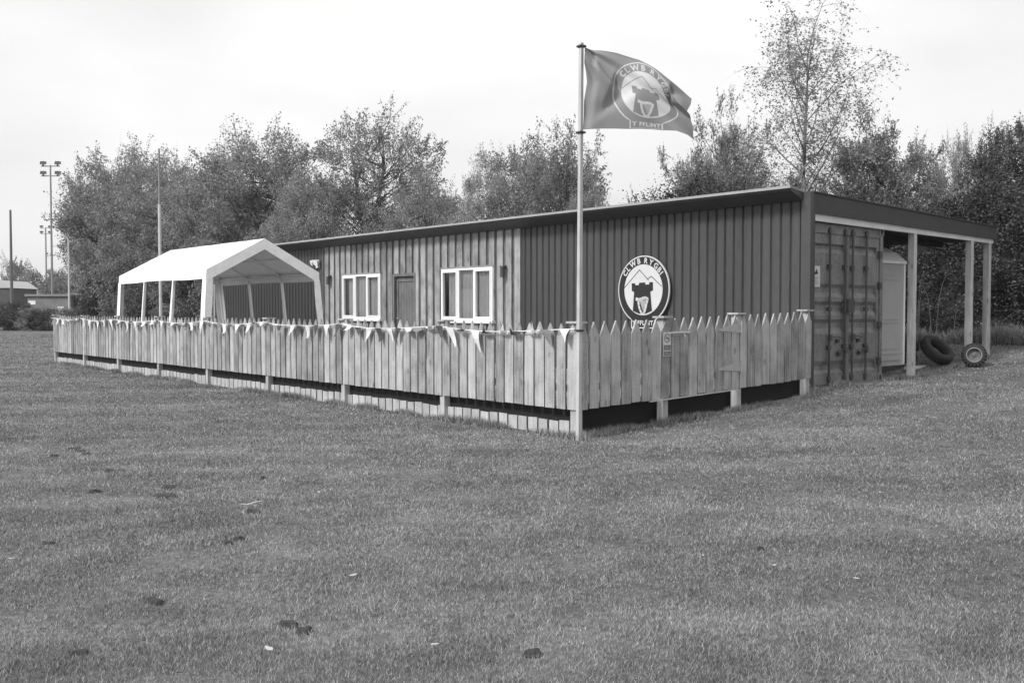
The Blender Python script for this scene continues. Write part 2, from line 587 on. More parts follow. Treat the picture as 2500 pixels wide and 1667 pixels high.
# ------------------------------------------------------------------ ground
def build_ground():
    rings = [0.0] + list(np.geomspace(1.0, 34.0, 90)) + list(np.geomspace(38, 1500, 26))
    seg = 260
    v = [(0, 0, 0)]
    f = []
    for ri, d in enumerate(rings[1:]):
        for s in range(seg):
            a = 2 * math.pi * s / seg
            v.append((d * math.sin(a), d * math.cos(a), 0))
    V = np.array(v)
    rr = (V[:, 0] - CX) * RX + (V[:, 1] - CY) * RY
    ll = (V[:, 0] - CX) * LX + (V[:, 1] - CY) * LY
    V[:, 2] = ground(rr, ll)
    V[:, 2] += 0.005 * np.sin(V[:, 0] * 1.7 + 1.3 * np.sin(V[:, 1] * 0.9)) * np.cos(V[:, 1] * 1.3) * (np.hypot(V[:, 0], V[:, 1]) < 40) - 0.009
    for s in range(seg):
        f.append((0, 1 + s, 1 + (s + 1) % seg))
    for ri in range(len(rings) - 2):
        for s in range(seg):
            a = 1 + ri * seg + s
            b = 1 + ri * seg + (s + 1) % seg
            f.append((a, a + seg, b + seg, b))
    me = bpy.data.meshes.new('ground')
    me.from_pydata([tuple(p) for p in V], [], [q[::-1] for q in f])
    me.polygons.foreach_set('use_smooth', [True] * len(me.polygons))
    me.materials.append(M['turf'])
    o = bpy.data.objects.new('ground', me)
    COL.objects.link(o)
    tag(o, kind='structure')
build_ground()

def tri_cloud(name, V, mat):
    """V: (n,3,3) array of separate triangles -> mesh."""
    nt = len(V)
    me = bpy.data.meshes.new(name)
    me.vertices.add(nt * 3)
    me.vertices.foreach_set('co', V.reshape(-1).astype(np.float32))
    me.loops.add(nt * 3)
    me.loops.foreach_set('vertex_index', np.arange(nt * 3, dtype=np.int32))
    me.polygons.add(nt)
    me.polygons.foreach_set('loop_start', np.arange(0, nt * 3, 3, dtype=np.int32))
    me.polygons.foreach_set('loop_total', np.full(nt, 3, dtype=np.int32))
    me.materials.append(mat)
    me.update(calc_edges=True)
    return me

def quad_cloud(name, V, mat):
    nt = len(V)
    me = bpy.data.meshes.new(name)
    me.vertices.add(nt * 4)
    me.vertices.foreach_set('co', V.reshape(-1).astype(np.float32))
    me.loops.add(nt * 4)
    me.loops.foreach_set('vertex_index', np.arange(nt * 4, dtype=np.int32))
    me.polygons.add(nt)
    me.polygons.foreach_set('loop_start', np.arange(0, nt * 4, 4, dtype=np.int32))
    me.polygons.foreach_set('loop_total', np.full(nt, 4, dtype=np.int32))
    me.materials.append(mat)
    me.update(calc_edges=True)
    return me

def blades(x, y, z, h, w, lean, rg):
    nn = len(x)
    a = rg.uniform(0, 2 * np.pi, nn)
    b = rg.uniform(0, 2 * np.pi, nn)
    V = np.zeros((nn, 3, 3))
    V[:, 0] = np.stack([x - np.cos(a) * w / 2, y - np.sin(a) * w / 2, z - 0.006], 1)
    V[:, 1] = np.stack([x + np.cos(a) * w / 2, y + np.sin(a) * w / 2, z - 0.006], 1)
    q = rg.uniform(0.2, 1, nn) * lean
    V[:, 2] = np.stack([x + np.cos(b) * h * q, y + np.sin(b) * h * q, z + h * np.sqrt(np.clip(1 - (q * 0.7) ** 2, 0.1, 1))], 1)
    return V

def outside(r, l):
    """true where open turf lies (not under deck, clubhouse or container)"""
    return ~((r > 0.03) & (r < 8.2) & (l > 0.05 + 0.05 * np.clip(r, 0, 5)) & (l < np.where(r < 5.6, 21.5, 23.0)))

def vnoise(x, y, s, seed):
    g = np.random.default_rng(seed).random((64, 64))
    fx, fy = x / s, y / s
    ix, iy = np.floor(fx).astype(int), np.floor(fy).astype(int)
    tx, ty = fx - ix, fy - iy
    tx, ty = tx * tx * (3 - 2 * tx), ty * ty * (3 - 2 * ty)
    a = g[ix % 64, iy % 64]; b = g[(ix + 1) % 64, iy % 64]
    c = g[ix % 64, (iy + 1) % 64]; d = g[(ix + 1) % 64, (iy + 1) % 64]
    return (a * (1 - tx) + b * tx) * (1 - ty) + (c * (1 - tx) + d * tx) * ty

def build_grass():
    N = 1200000
    u = rng.random(N)
    d0, d1 = 3.2, 60.0
    e = -0.35                                           # more blades close by
    d = (d0 ** e + u * (d1 ** e - d0 ** e)) ** (1 / e)
    x = rng.uniform(-1, 1, N) * (0.62 * d + 1.6)
    y = d
    r, l = RL(x, y)
    keep = outside(r, l)
    patch = vnoise(x, y, 0.35, 3) * 0.6 + vnoise(x, y, 0.11, 4) * 0.4
    keep &= (patch + rng.uniform(-0.25, 0.25, N)) > 0.30
    x, y, d, r, l, patch = [q[keep] for q in (x, y, d, r, l, patch)]
    nn = len(x)
    h = rng.uniform(0.008, 0.020, nn) * (0.5 + 0.9 * patch) * (1 + 0.02 * d)
    w = np.maximum(0.0022, 0.0008 * d) * rng.uniform(0.7, 1.4, nn)
    V = blades(x, y, ground(r, l), h, w, 1.35, rng)
    # rank tufts against the skirting and the posts
    K = 26000
    l2 = rng.uniform(-0.3, 22, K); r2 = -np.abs(rng.normal(0, 0.05, K)) - 0.015
    tuft = vnoise(l2, r2 * 0, 0.5, 9)
    k2 = (tuft + rng.uniform(-0.2, 0.2, K)) > 0.45
    l2, r2, tuft = l2[k2], r2[k2], tuft[k2]
    K3 = 12000
    r3 = rng.uniform(0, 12, K3)
    l3 = 0.03 + 0.045 * np.clip(r3, 0, 5.4) + np.where(r3 > 5.4, 0.2, 0) - np.abs(rng.normal(0, 0.05, K3))
    tuft3 = vnoise(r3, l3 * 0, 0.4, 10)
    k3 = (tuft3 + rng.uniform(-0.2, 0.2, K3)) > 0.45
    rr = np.concatenate([r2, r3[k3]]); ll = np.concatenate([l2, l3[k3]]); tt = np.concatenate([tuft, tuft3[k3]])
    xx = CX + rr * RX + ll * LX; yy = CY + rr * RY + ll * LY
    V2 = blades(xx, yy, ground(rr, ll), rng.uniform(0.03, 0.10, len(xx)) * (0.4 + tt), rng.uniform(0.005, 0.012, len(xx)), 0.9, rng)
    o = bpy.data.objects.new('grass', tri_cloud('grass', np.concatenate([V, V2]), M['grass']))
    COL.objects.link(o)
    tag(o, 'short mown grass of the playing field', 'grass', kind='stuff')
    # long rough grass at the foot of the hedge
    K = 60000
    r4 = 14.6 + np.abs(rng.normal(0, 0.9, K)); l4 = rng.uniform(-9, 8, K)
    t4 = vnoise(r4, l4, 0.7, 12)
    k4 = (t4 + rng.uniform(-0.25, 0.25, K)) > 0.42
    r4, l4, t4 = r4[k4], l4[k4], t4[k4]
    xx = CX + r4 * RX + l4 * LX; yy = CY + r4 * RY + l4 * LY
    V4 = blades(xx, yy, ground(r4, l4), rng.uniform(0.1, 0.42, len(xx)) * (0.4 + t4), rng.uniform(0.012, 0.03, len(xx)), 0.9, rng)
    o = bpy.data.objects.new('long_grass', tri_cloud('long_grass', V4, M['grass']))
    COL.objects.link(o)
    tag(o, 'long rough grass at the foot of the ivy hedge', 'grass', kind='stuff')
build_grass()

# ------------------------------------------------------------------ fence
BOARD_W = 0.164
def board_mesh(name, w, h, t, peak, axis, seed, mat):
    """pointed board, base at z=0, outer face towards minus r (axis 'l') or minus l (axis 'r')"""
    q = random.Random(seed)
    a = w / 2
    poly = [(-a, 0), (a, q.uniform(-0.004, 0.004)), (a + q.uniform(-0.002, 0.002), h - peak + q.uniform(-0.008, 0.008)), (q.uniform(-0.006, 0.006), h), (-a, h - peak)] if peak else \
           [(-a, 0), (a, 0), (a, h), (-a, h + q.uniform(-0.006, 0.006))]
    mb = MB()
    if axis == 'l':
        mb.prism(poly, lambda s, z: (0, s, z), lambda s, z: (t, s, z))
    else:
        mb.prism(poly, lambda s, z: (s, 0, z), lambda s, z: (s, t, z))
    return mb.mesh(name, mat)

cap_me = MB().box(-0.1, 0.1, -0.1, 0.1, 0, 0.025).mesh('post_cap', M['post'])
LEN = 21.5
POST_L = [0.10, 2.72, 5.40, 8.08, 10.76, 13.44, 16.12, 18.80, 21.46]

def left_fence():
    t = root('picket_fence', 'long weathered picket fence hung with bunting, skirting boards below', 'fence', 0, LEN / 2, 0)
    bms = [board_mesh('board', BOARD_W, 1.03, 0.022, 0.165, 'l', s, M['fence']) for s in range(8)]
    sms = [board_mesh('skirting_board', BOARD_W + 0.008, 0.180, 0.02, 0, 'l', s, M['skirt']) for s in range(4)]
    npk = 112
    pitch = LEN / npk
    for i in range(npk):
        l = (i + 0.5) * pitch
        piece(t, 'board', bms[rnd.randrange(8)], (rnd.uniform(-0.004, 0.004), l, 0.326 + rnd.uniform(-0.003, 0.003)),
              (rnd.uniform(-0.006, 0.006), 0, rnd.uniform(-0.012, 0.012)), (1, rnd.uniform(0.90, 1.03), rnd.uniform(0.988, 1.008)))
        piece(t, 'skirting_board', sms[rnd.randrange(4)], (0.085 + rnd.uniform(-0.003, 0.003), l + 0.03, -0.01 + rnd.uniform(-0.012, 0.006)),
              (rnd.uniform(-0.008, 0.008), 0, 0), (1, rnd.uniform(0.9, 1.02), 1))
    for l in POST_L:
        part(t, 'post', MB().box(0.0265, 0.1265, l - 0.05, l + 0.05, -0.06, 1.345), M['post'])
        piece(t, 'post_cap', cap_me, (0.0765, l, 1.345), (0, 0, 0), (0.9, 0.9, 1))
    for z in (0.52, 1.05):
        part(t, 'rail', MB().box(0.128, 0.178, 0.0, LEN, z, z + 0.09), M['fence_rail'])
    part(t, 'shade_backing', MB().box(0.135, 0.16, 0.14, LEN - 0.02, -0.05, 0.33), M['void'])  # added black sheet, paints the shade seen through the gap under the boards
left_fence()

# cross fence: from the corner to the clubhouse corner, drifting a little to the left, rising with the ground
E_R, E_L = 5.25, 0.24
def XF(s):
    """s metres along the cross fence -> r, l, rise"""
    return s, E_L * s / E_R, 0.13 * s / E_R
XA = math.atan2(E_L, E_R)
X_PITCH = E_R / 27.0
xb = [board_mesh('board', BOARD_W * 1.0, 1.03, 0.022, 0.165, 'r', 20 + s, M['fence']) for s in range(8)]
def xboards(t, i0, i1):
    for i in range(i0, i1):
        r, l, dz = XF((i + 0.5) * X_PITCH)
        piece(t, 'board', xb[rnd.randrange(8)], (r, l + rnd.uniform(-0.003, 0.003), 0.326 + dz + rnd.uniform(-0.006, 0.006)),
              (0, rnd.uniform(-0.006, 0.006), XA + rnd.uniform(-0.01, 0.01)), (rnd.uniform(0.95, 1.02), 1, 1))
def xrail(t, s0, s1, z, h, d0, d1, name, mat):
    a, b = XF(s0), XF(s1)
    mb = MB()
    mb.hexa([(a[0], a[1] + d0, z + a[2]), (b[0], b[1] + d0, z + b[2]), (b[0], b[1] + d1, z + b[2]), (a[0], a[1] + d1, z + a[2]),
             (a[0], a[1] + d0, z + a[2] + h), (b[0], b[1] + d0, z + b[2] + h), (b[0], b[1] + d1, z + b[2] + h), (a[0], a[1] + d1, z + a[2] + h)])
    return part(t, name, mb, mat)
def xpost(t, s, d=0.026, top=1.36, cap=True):
    r, l, dz = XF(s)
    l += d
    part(t, 'post', MB().box(r - 0.05, r + 0.05, l, l + 0.1, gz(r, l) - 0.06, top + dz), M['post'])
    if cap:
        piece(t, 'post_cap', cap_me, (r, l + 0.05, top + dz), (0, 0, XA), (1, 0.9, 1))
S1, S2 = 9 * X_PITCH, 17 * X_PITCH
tA = root('picket_fence', 'picket fence panel between the flagpole and the gate', 'fence', S1 / 2, 0.05, 0.0)
xboards(tA, 0, 9)
xpost(tA, S1 - 0.07)
for z in (0.52, 1.05): xrail(tA, 0.2, S1 - 0.02, z, 0.09, 0.128, 0.178, 'rail', M['fence_rail_r'])
xrail(tA, 0.15, S1 - 0.02, -0.06, 0.42, 0.20, 0.225, 'shade_backing', M['void'])  # added black sheet in place of the shaded void below the panel
tB = root('picket_fence', 'picket fence panel between the gate and the shipping container', 'fence', (S2 + E_R) / 2, 0.2, 0.1)
xboards(tB, 17, 27)
xpost(tB, S2 + 0.03)
xpost(tB, E_R - 0.07)
for z in (0.52, 1.05): xrail(tB, S2, E_R - 0.02, z, 0.09, 0.128, 0.178, 'rail', M['fence_rail_r'])
xrail(tB, S2 + 0.0, E_R + 0.10, -0.06, 0.36, 0.20, 0.225, 'shade_backing', M['void'])  # same added black sheet for the shade below this panel
tG = root('picket_gate', 'picket gate with pale strap hinges and a slide bolt', 'gate', (S1 + S2) / 2, 0.12, 0.05)
xboards(tG, 9, 17)
for z in (0.52, 1.05): xrail(tG, S1 + 0.02, S2 - 0.03, z, 0.09, 0.024, 0.06, 'rail', M['fence_rail_r'])
xrail(tG, S1 - 0.42, S2 - 0.05, 0.306, 0.012, -0.015, 0.02, 'threshold_strip', M['pale_post'])
xrail(tG, S1 + 0.03, S2 - 0.03, -0.06, 0.38, 0.20, 0.225, 'shade_backing', M['void'])  # black sheet again, shade below the gate put in as colour
for z in (0.62, 1.16):                                  # strap hinges: long tapering leaf on the gate, upright leaf on the post
    a, b = XF(S2 - 0.50), XF(S2 + 0.015)
    mb = MB()
    zz = z
    mb.hexa([(a[0], a[1] - 0.010, zz + a[2] - 0.012), (b[0], b[1] - 0.010, zz + b[2] - 0.055), (b[0], b[1] - 0.003, zz + b[2] - 0.055), (a[0], a[1] - 0.003, zz + a[2] - 0.012),
             (a[0], a[1] - 0.010, zz + a[2] + 0.016), (b[0], b[1] - 0.010, zz + b[2] + 0.075), (b[0], b[1] - 0.003, zz + b[2] + 0.075), (a[0], a[1] - 0.003, zz + a[2] + 0.016)])
    h = part(tG, 'hinge', mb, M['galv'])
    part(h, 'hinge_knuckle', MB().tube([(b[0] + 0.014, b[1] - 0.012, zz + b[2] - 0.085), (b[0] + 0.014, b[1] - 0.012, zz + b[2] + 0.095)], 0.011, 8), M['galv'])
a, b = XF(S1 - 0.05), XF(S1 + 0.38)
h = part(tG, 'slide_bolt', MB().tube([(a[0], a[1] - 0.016, 1.165 + a[2]), (b[0], b[1] - 0.016, 1.155 + b[2])], 0.013, 8), M['galv'])
part(h, 'bolt_plate', MB().hexa([(a[0] + 0.08, a[1] - 0.006, 1.13 + a[2]), (b[0] - 0.04, b[1] - 0.008, 1.12 + b[2]), (b[0] - 0.04, b[1] - 0.002, 1.12 + b[2]), (a[0] + 0.08, a[1] - 0.001, 1.13 + a[2]),
     (a[0] + 0.08, a[1] - 0.006, 1.19 + a[2]), (b[0] - 0.04, b[1] - 0.008, 1.18 + b[2]), (b[0] - 0.04, b[1] - 0.002, 1.18 + b[2]), (a[0] + 0.08, a[1] - 0.001, 1.19 + a[2])]), M['galv'])
part(h, 'bolt_handle', MB().tube([(b[0] - 0.13, b[1] - 0.02, 1.155 + b[2]), (b[0] - 0.12, b[1] - 0.045, 1.10 + b[2])], 0.010, 6), M['galv'])

# ------------------------------------------------------------------ text and flat print helpers
def text_tris(s, bold=0.032):
    cu = bpy.data.curves.new('t', 'FONT')
    cu.body = s
    cu.size = 1.0
    cu.offset = bold
    cu.resolution_u = 3
    ob = bpy.data.objects.new('t', cu)
    COL.objects.link(ob)
    bpy.context.view_layer.update()
    dg = bpy.context.evaluated_depsgraph_get()
    me = bpy.data.meshes.new_from_object(ob.evaluated_get(dg))
    me.calc_loop_triangles()
    T = [[(me.vertices[i].co.x, me.vertices[i].co.y) for i in t.vertices] for t in me.loop_triangles]
    bpy.data.objects.remove(ob)
    bpy.data.meshes.remove(me)
    return np.array(T)

GLY = {}
CH_SIZES = []
def glyph(ch):
    if ch not in GLY:
        T = text_tris(ch)
        GLY[ch] = (T, T[:, :, 0].min(), T[:, :, 0].max())
    return GLY[ch]

def straight_text(s, cx, cy, h, track=0.1, xs=1.0):
    out, x = [], 0.0
    for ch in s:
        if ch == ' ':
            x += 0.30; continue
        T, a, b = glyph(ch)
        Q = T.copy(); Q[:, :, 0] += x - a
        out.append(Q); x += (b - a) + track
    CH_SIZES.append([len(q) for q in out])
    Q = np.concatenate(out)
    wid = x - track
    Q[:, :, 0] = (Q[:, :, 0] - wid / 2) * h / 0.7 * xs + cx
    Q[:, :, 1] = (Q[:, :, 1] - 0.35) * h / 0.7 + cy
    return Q

def arc_text(s, rad, h, a0, a1):
    ws = []
    for ch in s:
        ws.append(0.30 if ch == ' ' else glyph(ch)[2] - glyph(ch)[1])
    tot = sum(ws) + 0.12 * (len(s) - 1)
    out, x = [], 0.0
    for ch, w in zip(s, ws):
        if ch != ' ':
            T, a, b = glyph(ch)
            ang = a0 + (a1 - a0) * (x + w / 2) / tot
            c, sn = math.cos(ang - math.pi / 2), math.sin(ang - math.pi / 2)
            Q = T.copy()
            px = (Q[:, :, 0] - (a + b) / 2) * h / 0.7
            py = (Q[:, :, 1] - 0.35) * h / 0.7 + rad
            out.append(np.stack([px * c - py * sn, px * sn + py * c], -1))
        x += w + 0.12
    CH_SIZES.append([len(q) for q in out])
    return np.concatenate(out)

def circle(r, n=72, a0=0, a1=2 * math.pi):
    return [(r * math.cos(a0 + (a1 - a0) * i / n), r * math.sin(a0 + (a1 - a0) * i / n)) for i in range(n)]

def strip(pts, w):
    """polyline of width w as quads -> list of polygons"""
    out = []
    for (x0, y0), (x1, y1) in zip(pts[:-1], pts[1:]):
        d = math.hypot(x1 - x0, y1 - y0) or 1
        nx, ny = -(y1 - y0) / d * w / 2, (x1 - x0) / d * w / 2
        ex, ey = (x1 - x0) / d * w * 0.3, (y1 - y0) / d * w * 0.3
        out.append([(x0 + nx - ex, y0 + ny - ey), (x0 - nx - ex, y0 - ny - ey), (x1 - nx + ex, y1 - ny + ey), (x1 + nx + ex, y1 + ny + ey)])
    return out

def e2(x, y):
    return ((x - 650) / 440.0, (730 - y) / 560.0)
RI = 0.745
# the club emblem, unit circle, read off the wall sign: layers of (name, polygons/triangles, tone)
aT = math.asin(0.86 / 1.0)
outline = [(math.cos(a), math.sin(a)) for a in np.linspace(-math.pi * 0.325, math.pi * 1.325, 90)]
tab = [(outline[-1][0], -0.855), (-0.47, -1.12), (0.47, -1.12), (outline[0][0], -0.855)]
tab = [(-0.47, outline[-1][1] - 0.02), (-0.47, -1.13), (0.47, -1.13), (0.47, outline[0][1] - 0.02)]
EMB_OUT = outline + tab
EMB_IN = [(x * 0.965, y * 0.965) for x, y in outline] + [(-0.435, outline[-1][1] - 0.035), (-0.435, -1.095), (0.435, -1.095), (0.435, outline[0][1] - 0.035)]
TOWER = [e2(*q) for q in ((452, 618), (515, 620), (515, 650), (580, 648), (582, 612), (690, 610), (690, 645), (755, 643), (757, 608), (818, 608), (820, 742),
                          (775, 760), (805, 1075), (700, 1120), (580, 1120), (475, 1075), (497, 762), (456, 745))]
MOUNT = [[e2(322, 692), e2(588, 402), e2(742, 576)], [e2(725, 556), e2(790, 513), e2(964, 681)]]
HARP_NECK = [e2(*q) for q in ((540, 880), (575, 892), (620, 884), (660, 868), (700, 866), (728, 885))]
HARP_BODY = [e2(*q) for q in ((574, 925), (580, 985), (598, 1050), (625, 1105), (655, 1128))]
HARP_PILLAR = [e2(*q) for q in ((728, 892), (712, 950), (694, 1030), (672, 1100), (655, 1128))]
HARP_FILL = [e2(*q) for q in ((596, 908), (700, 900), (690, 980), (655, 1080))]
T_ARC = arc_text('CLWB RYGBI', 0.855, 0.155, math.radians(150), math.radians(32))
T_LOW = straight_text('Y FFLINT', 0.0, -0.965, 0.13, xs=0.98)

def tri_polys(T):
    return [[tuple(q) for q in t] for t in T]

SIGN_CHARS = []
for T_, szs in zip((T_ARC, T_LOW), CH_SIZES):
    o_ = 0
    for q_ in szs:
        SIGN_CHARS.append(T_[o_:o_ + q_]); o_ += q_
LAYERS = [('border', [EMB_OUT], 1.0), ('field', [EMB_IN], 0.0), ('disc', [circle(RI)], 0.9),
          ('mountain_line', sum([strip(q, 0.022) for q in MOUNT], []), 0.0),
          ('tower', [TOWER], 0.0),
          ('harp', sum([strip(HARP_NECK, 0.095), strip(HARP_BODY, 0.07), strip(HARP_PILLAR, 0.075)], []), 1.0),
          ('harp_strings', [HARP_FILL], 0.45),
          ('lettering', tri_polys(T_ARC) + tri_polys(T_LOW), 1.0)]

def club_sign():
    RS = 0.635
    r0, lc, zc = 5.615, 4.03, 1.5 + (757 - 707) / 131.0
    t = root('club_sign', 'round black club sign with tower, harp and white lettering', 'sign', r0, lc, zc)
    def mp(d):
        return lambda x, y: (r0 - d, lc - x * RS, zc + y * RS)
    mb = MB().prism([q for q in EMB_OUT], mp(-0.03), mp(0.0))
    base = part(t, 'board', mb, M['sign_white'])
    for i, (nm, polys, tone) in enumerate(LAYERS[1:]):
        if nm == 'lettering':
            for T_ in SIGN_CHARS:
                mb = MB()
                for q in T_: mb.face([mp(0.002 * (i + 1))(*c) for c in q])
                bm_ = part(t, 'letter', mb, M['sign_white'], fix=False)
            continue
        mb = MB()
        for q in polys:
            mb.face([mp(0.002 * (i + 1))(*c) for c in q])
        mat = M['sign_black'] if tone == 0 else M['sign_grey'] if tone < 0.6 else M['sign_white']
        part(t, nm, mb, mat, fix=False)
    for q in ((-0.6, 0.5), (0.6, 0.5), (-0.5, -0.6), (0.5, -0.6)):
        part(t, 'bracket', MB().box(r0 + 0.03, r0 + 0.10, lc - q[0] * RS - 0.02, lc - q[0] * RS + 0.02, zc + q[1] * RS - 0.02, zc + q[1] * RS + 0.02), M['lamp_black'])
club_sign()

# ------------------------------------------------------------------ clubhouse
WR = 5.7                                   # wall face
WT = 3.28                                  # top of the wall cladding
L0, L1, L2, L3 = 0.70, 7.60, 16.10, 23.0   # steel | timber | steel
def clubhouse():
    t = root('clubhouse', 'long low clubhouse with dark steel and timber cladding and a shallow roof', 'building', WR, 11.5, 0.0)
    # structure behind the cladding (open behind the windows)
    part(t, 'back_wall', MB().box(WR + 2.3, WR + 2.4, 7.0, L3, 0.0, 3.2), M['trim'])
    part(t, 'end_wall', MB().box(WR + 0.05, WR + 2.299, L3 - 0.1, L3 - 0.001, 0.0, 3.2), M['sheet'])
    part(t, 'inner_partition', MB().box(WR + 0.06, WR + 2.299, 7.1, 7.2, 0.0, 3.2), M['room'])
    part(t, 'inner_partition', MB().box(WR + 0.06, WR + 2.299, 16.2, 16.3, 0.0, 3.2), M['room'])
    part(t, 'floor', MB().box(WR + 0.05, WR + 2.299, 7.201, 16.199, 0.25, 0.33), M['room'])
    # box profile steel sheets
    P = 0.187
    prof = [(0.0, 0.0), (0.018, 0.032), (0.046, 0.032), (0.064, 0.0), (0.187, 0.0)]
    def sheets(a, b, lo=0.10, hi=WT, mt='sheet'):
        w = P * 5
        l = a
        i = 0
        while l < b - 0.02:
            e = min(l + w, b)
            pts, x = [], l
            while x < e - 1e-6:
                for dl, dd in prof[:-1]:
                    if x + dl <= e: pts.append((x + dl, dd))
                x += P
            pts.append((e, 0.0))
            mb = MB()
            q = 0.0012 * (i % 2)
            front = [(WR + d + q, y) for y, d in pts]
            for (ra, ya), (rb, yb) in zip(front[:-1], front[1:]):
                mb.face([(ra, ya, lo), (rb, yb, lo), (rb, yb, hi), (ra, ya, hi)])
            mb.box(WR + 0.050, WR + 0.06, l, e, lo, hi)
            s = part(t, 'cladding_sheet', mb, M[mt], fix=False)
            sc = MB()
            for z in [zz for zz in (0.9, 1.9, 3.05) if lo < zz < hi]:
                for y in (l + 0.16, l + 0.16 + 2 * P):
                    if y < e - 0.03:
                        sc.tube([(WR + q + 0.001, y, z), (WR + q - 0.008, y, z)], 0.011, 6)
            if sc.v: part(s, 'screws', sc, M['lamp_black'])['kind'] = 'stuff'
            l = e
            i += 1
    sheets(L0, L1 - 0.001)
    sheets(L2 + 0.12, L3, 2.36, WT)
    sheets(L2 + 0.12, L3, 0.10, 2.358, 'sheet_shade')  # same cladding, darkened to carry the shade behind the tent
    # timber: proud boards over recessed boards, cut round the openings
    def wl_at(u):                           # photo column -> l on the wall
        k_ = (u - 1250) / FPX
        return (CX + WR * RX - k_ * (CY + WR * RY)) / (RY + k_ * RX)
    wins = [(8.52, 10.45, 1.27, 2.47), (13.10, 15.0, 1.28, 2.45)]
    door = (11.52, 12.52, 0.33, 2.42)
    OPEN = wins + [door]
    def spans(a, b, top):
        zs = [(0.12, top)]
        for (la, lb, za, zb) in OPEN:
            if b > la - 0.001 and a < lb + 0.001:
                nz = []
                for p, q in zs:
                    if p < za: nz.append((p, min(q, za)))
                    if q > zb: nz.append((max(p, zb), q))
                zs = nz
        return [z for z in zs if z[1] - z[0] > 0.03]
    edges = sorted([L1, L2] + [e for o in OPEN for e in o[:2]])
    def strips(start, pitch, w):
        x = start
        while x < L2 - 0.03:
            a, b = max(x, L1 + 0.002), min(x + w, L2 - 0.002)
            cuts = [a] + [e for e in edges if a + 0.002 < e < b - 0.002] + [b]
            for c0, c1 in zip(cuts[:-1], cuts[1:]):
                if c1 - c0 > 0.012:
                    yield c0, c1
            x += pitch
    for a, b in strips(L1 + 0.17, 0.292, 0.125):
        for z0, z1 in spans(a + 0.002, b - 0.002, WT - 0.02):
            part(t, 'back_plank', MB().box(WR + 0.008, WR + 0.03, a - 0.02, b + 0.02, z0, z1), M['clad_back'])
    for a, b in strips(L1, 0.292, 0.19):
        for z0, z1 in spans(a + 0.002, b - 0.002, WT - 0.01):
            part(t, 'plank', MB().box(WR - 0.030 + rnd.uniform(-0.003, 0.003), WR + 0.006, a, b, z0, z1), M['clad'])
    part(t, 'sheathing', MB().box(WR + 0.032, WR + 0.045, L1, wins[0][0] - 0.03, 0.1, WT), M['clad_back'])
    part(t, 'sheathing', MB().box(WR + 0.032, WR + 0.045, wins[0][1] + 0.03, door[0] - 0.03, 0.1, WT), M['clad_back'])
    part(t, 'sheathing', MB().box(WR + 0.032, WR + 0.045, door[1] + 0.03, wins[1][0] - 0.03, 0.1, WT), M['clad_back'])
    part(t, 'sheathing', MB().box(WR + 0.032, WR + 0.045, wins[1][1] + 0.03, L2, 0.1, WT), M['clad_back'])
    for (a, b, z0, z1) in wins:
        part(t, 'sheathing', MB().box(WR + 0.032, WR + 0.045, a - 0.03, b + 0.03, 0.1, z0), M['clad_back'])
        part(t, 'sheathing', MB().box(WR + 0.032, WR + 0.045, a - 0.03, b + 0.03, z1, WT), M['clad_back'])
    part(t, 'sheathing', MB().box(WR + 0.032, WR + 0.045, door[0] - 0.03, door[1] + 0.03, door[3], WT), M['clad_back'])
    part(t, 'divider_strip', MB().box(WR - 0.035, WR + 0.05, L2 + 0.001, L2 + 0.119, 0.1, WT), M['fascia'])
    # windows: three lights each, the outer two opening casements
    for (a, b, z0, z1) in wins:
        d0, d1 = WR - 0.045, WR + 0.03
        fw = 0.048
        mb = MB()
        mb.box(d0, d1, a, b, z1 - fw, z1); mb.box(d0, d1, a, b, z0, z0 + fw)
        mb.box(d0, d1, a, a + fw, z0 + fw, z1 - fw); mb.box(d0, d1, b - fw, b, z0 + fw, z1 - fw)
        w3 = (b - a)
        m1, m2 = a + w3 * 0.345, b - w3 * 0.345
        for m_ in (m1, m2): mb.box(d0 + 0.002, d1, m_ - 0.032, m_ + 0.032, z0 + fw, z1 - fw)
        wf = part(t, 'window', mb, M['upvc'])
        part(wf, 'sill', MB().box(WR - 0.10, WR + 0.02, a - 0.05, b + 0.02, z0 - 0.06, z0 - 0.001), M['upvc'])
        part(wf, 'drip_trim', MB().box(WR - 0.05, WR + 0.01, a - 0.03, b + 0.03, z1 + 0.001, z1 + 0.035), M['clad'])
        lights = [(a + fw, m1 - 0.032, True), (m1 + 0.032, m2 - 0.032, False), (m2 + 0.032, b - fw, True)]
        for x0, x1, op in lights:
            if op:
                cm = MB()
                e0, e1, s = d0 - 0.014, d1 - 0.02, 0.04
                cm.box(e0, e1, x0, x1, z1 - fw - s, z1 - fw - 0.001); cm.box(e0, e1, x0, x1, z0 + fw + 0.001, z0 + fw + s)
                cm.box(e0, e1, x0, x0 + s, z0 + fw + s, z1 - fw - s); cm.box(e0, e1, x1 - s, x1, z0 + fw + s, z1 - fw - s)
                part(wf, 'casement', cm, M['upvc'])
                x0, x1 = x0 + s, x1 - s
            part(wf, 'pane', MB().box(WR - 0.012, WR - 0.006, x0, x1, z0 + fw + (0.04 if op else 0), z1 - fw - (0.04 if op else 0)), M['glass'])
        # gathered net curtains hung just inside
        mb = MB()
        c0, c1 = (a + 0.62, b - 0.05) if a < 10 else (a + 0.30, b - 0.40)
        c0, c1 = a + 0.05, b - 0.16
        K = 60
        for i in range(K):
            y0, y1 = c0 + (c1 - c0) * i / K, c0 + (c1 - c0) * (i + 1) / K
            f0, f1 = 0.02 * math.sin(i * 1.3), 0.02 * math.sin((i + 1) * 1.3)
            mb.face([(WR + 0.065 + f0, y0, z0 + 0.02), (WR + 0.065 + f1, y1, z0 + 0.02), (WR + 0.065 + f1, y1, z1 - 0.02), (WR + 0.065 + f0, y0, z1 - 0.02)])
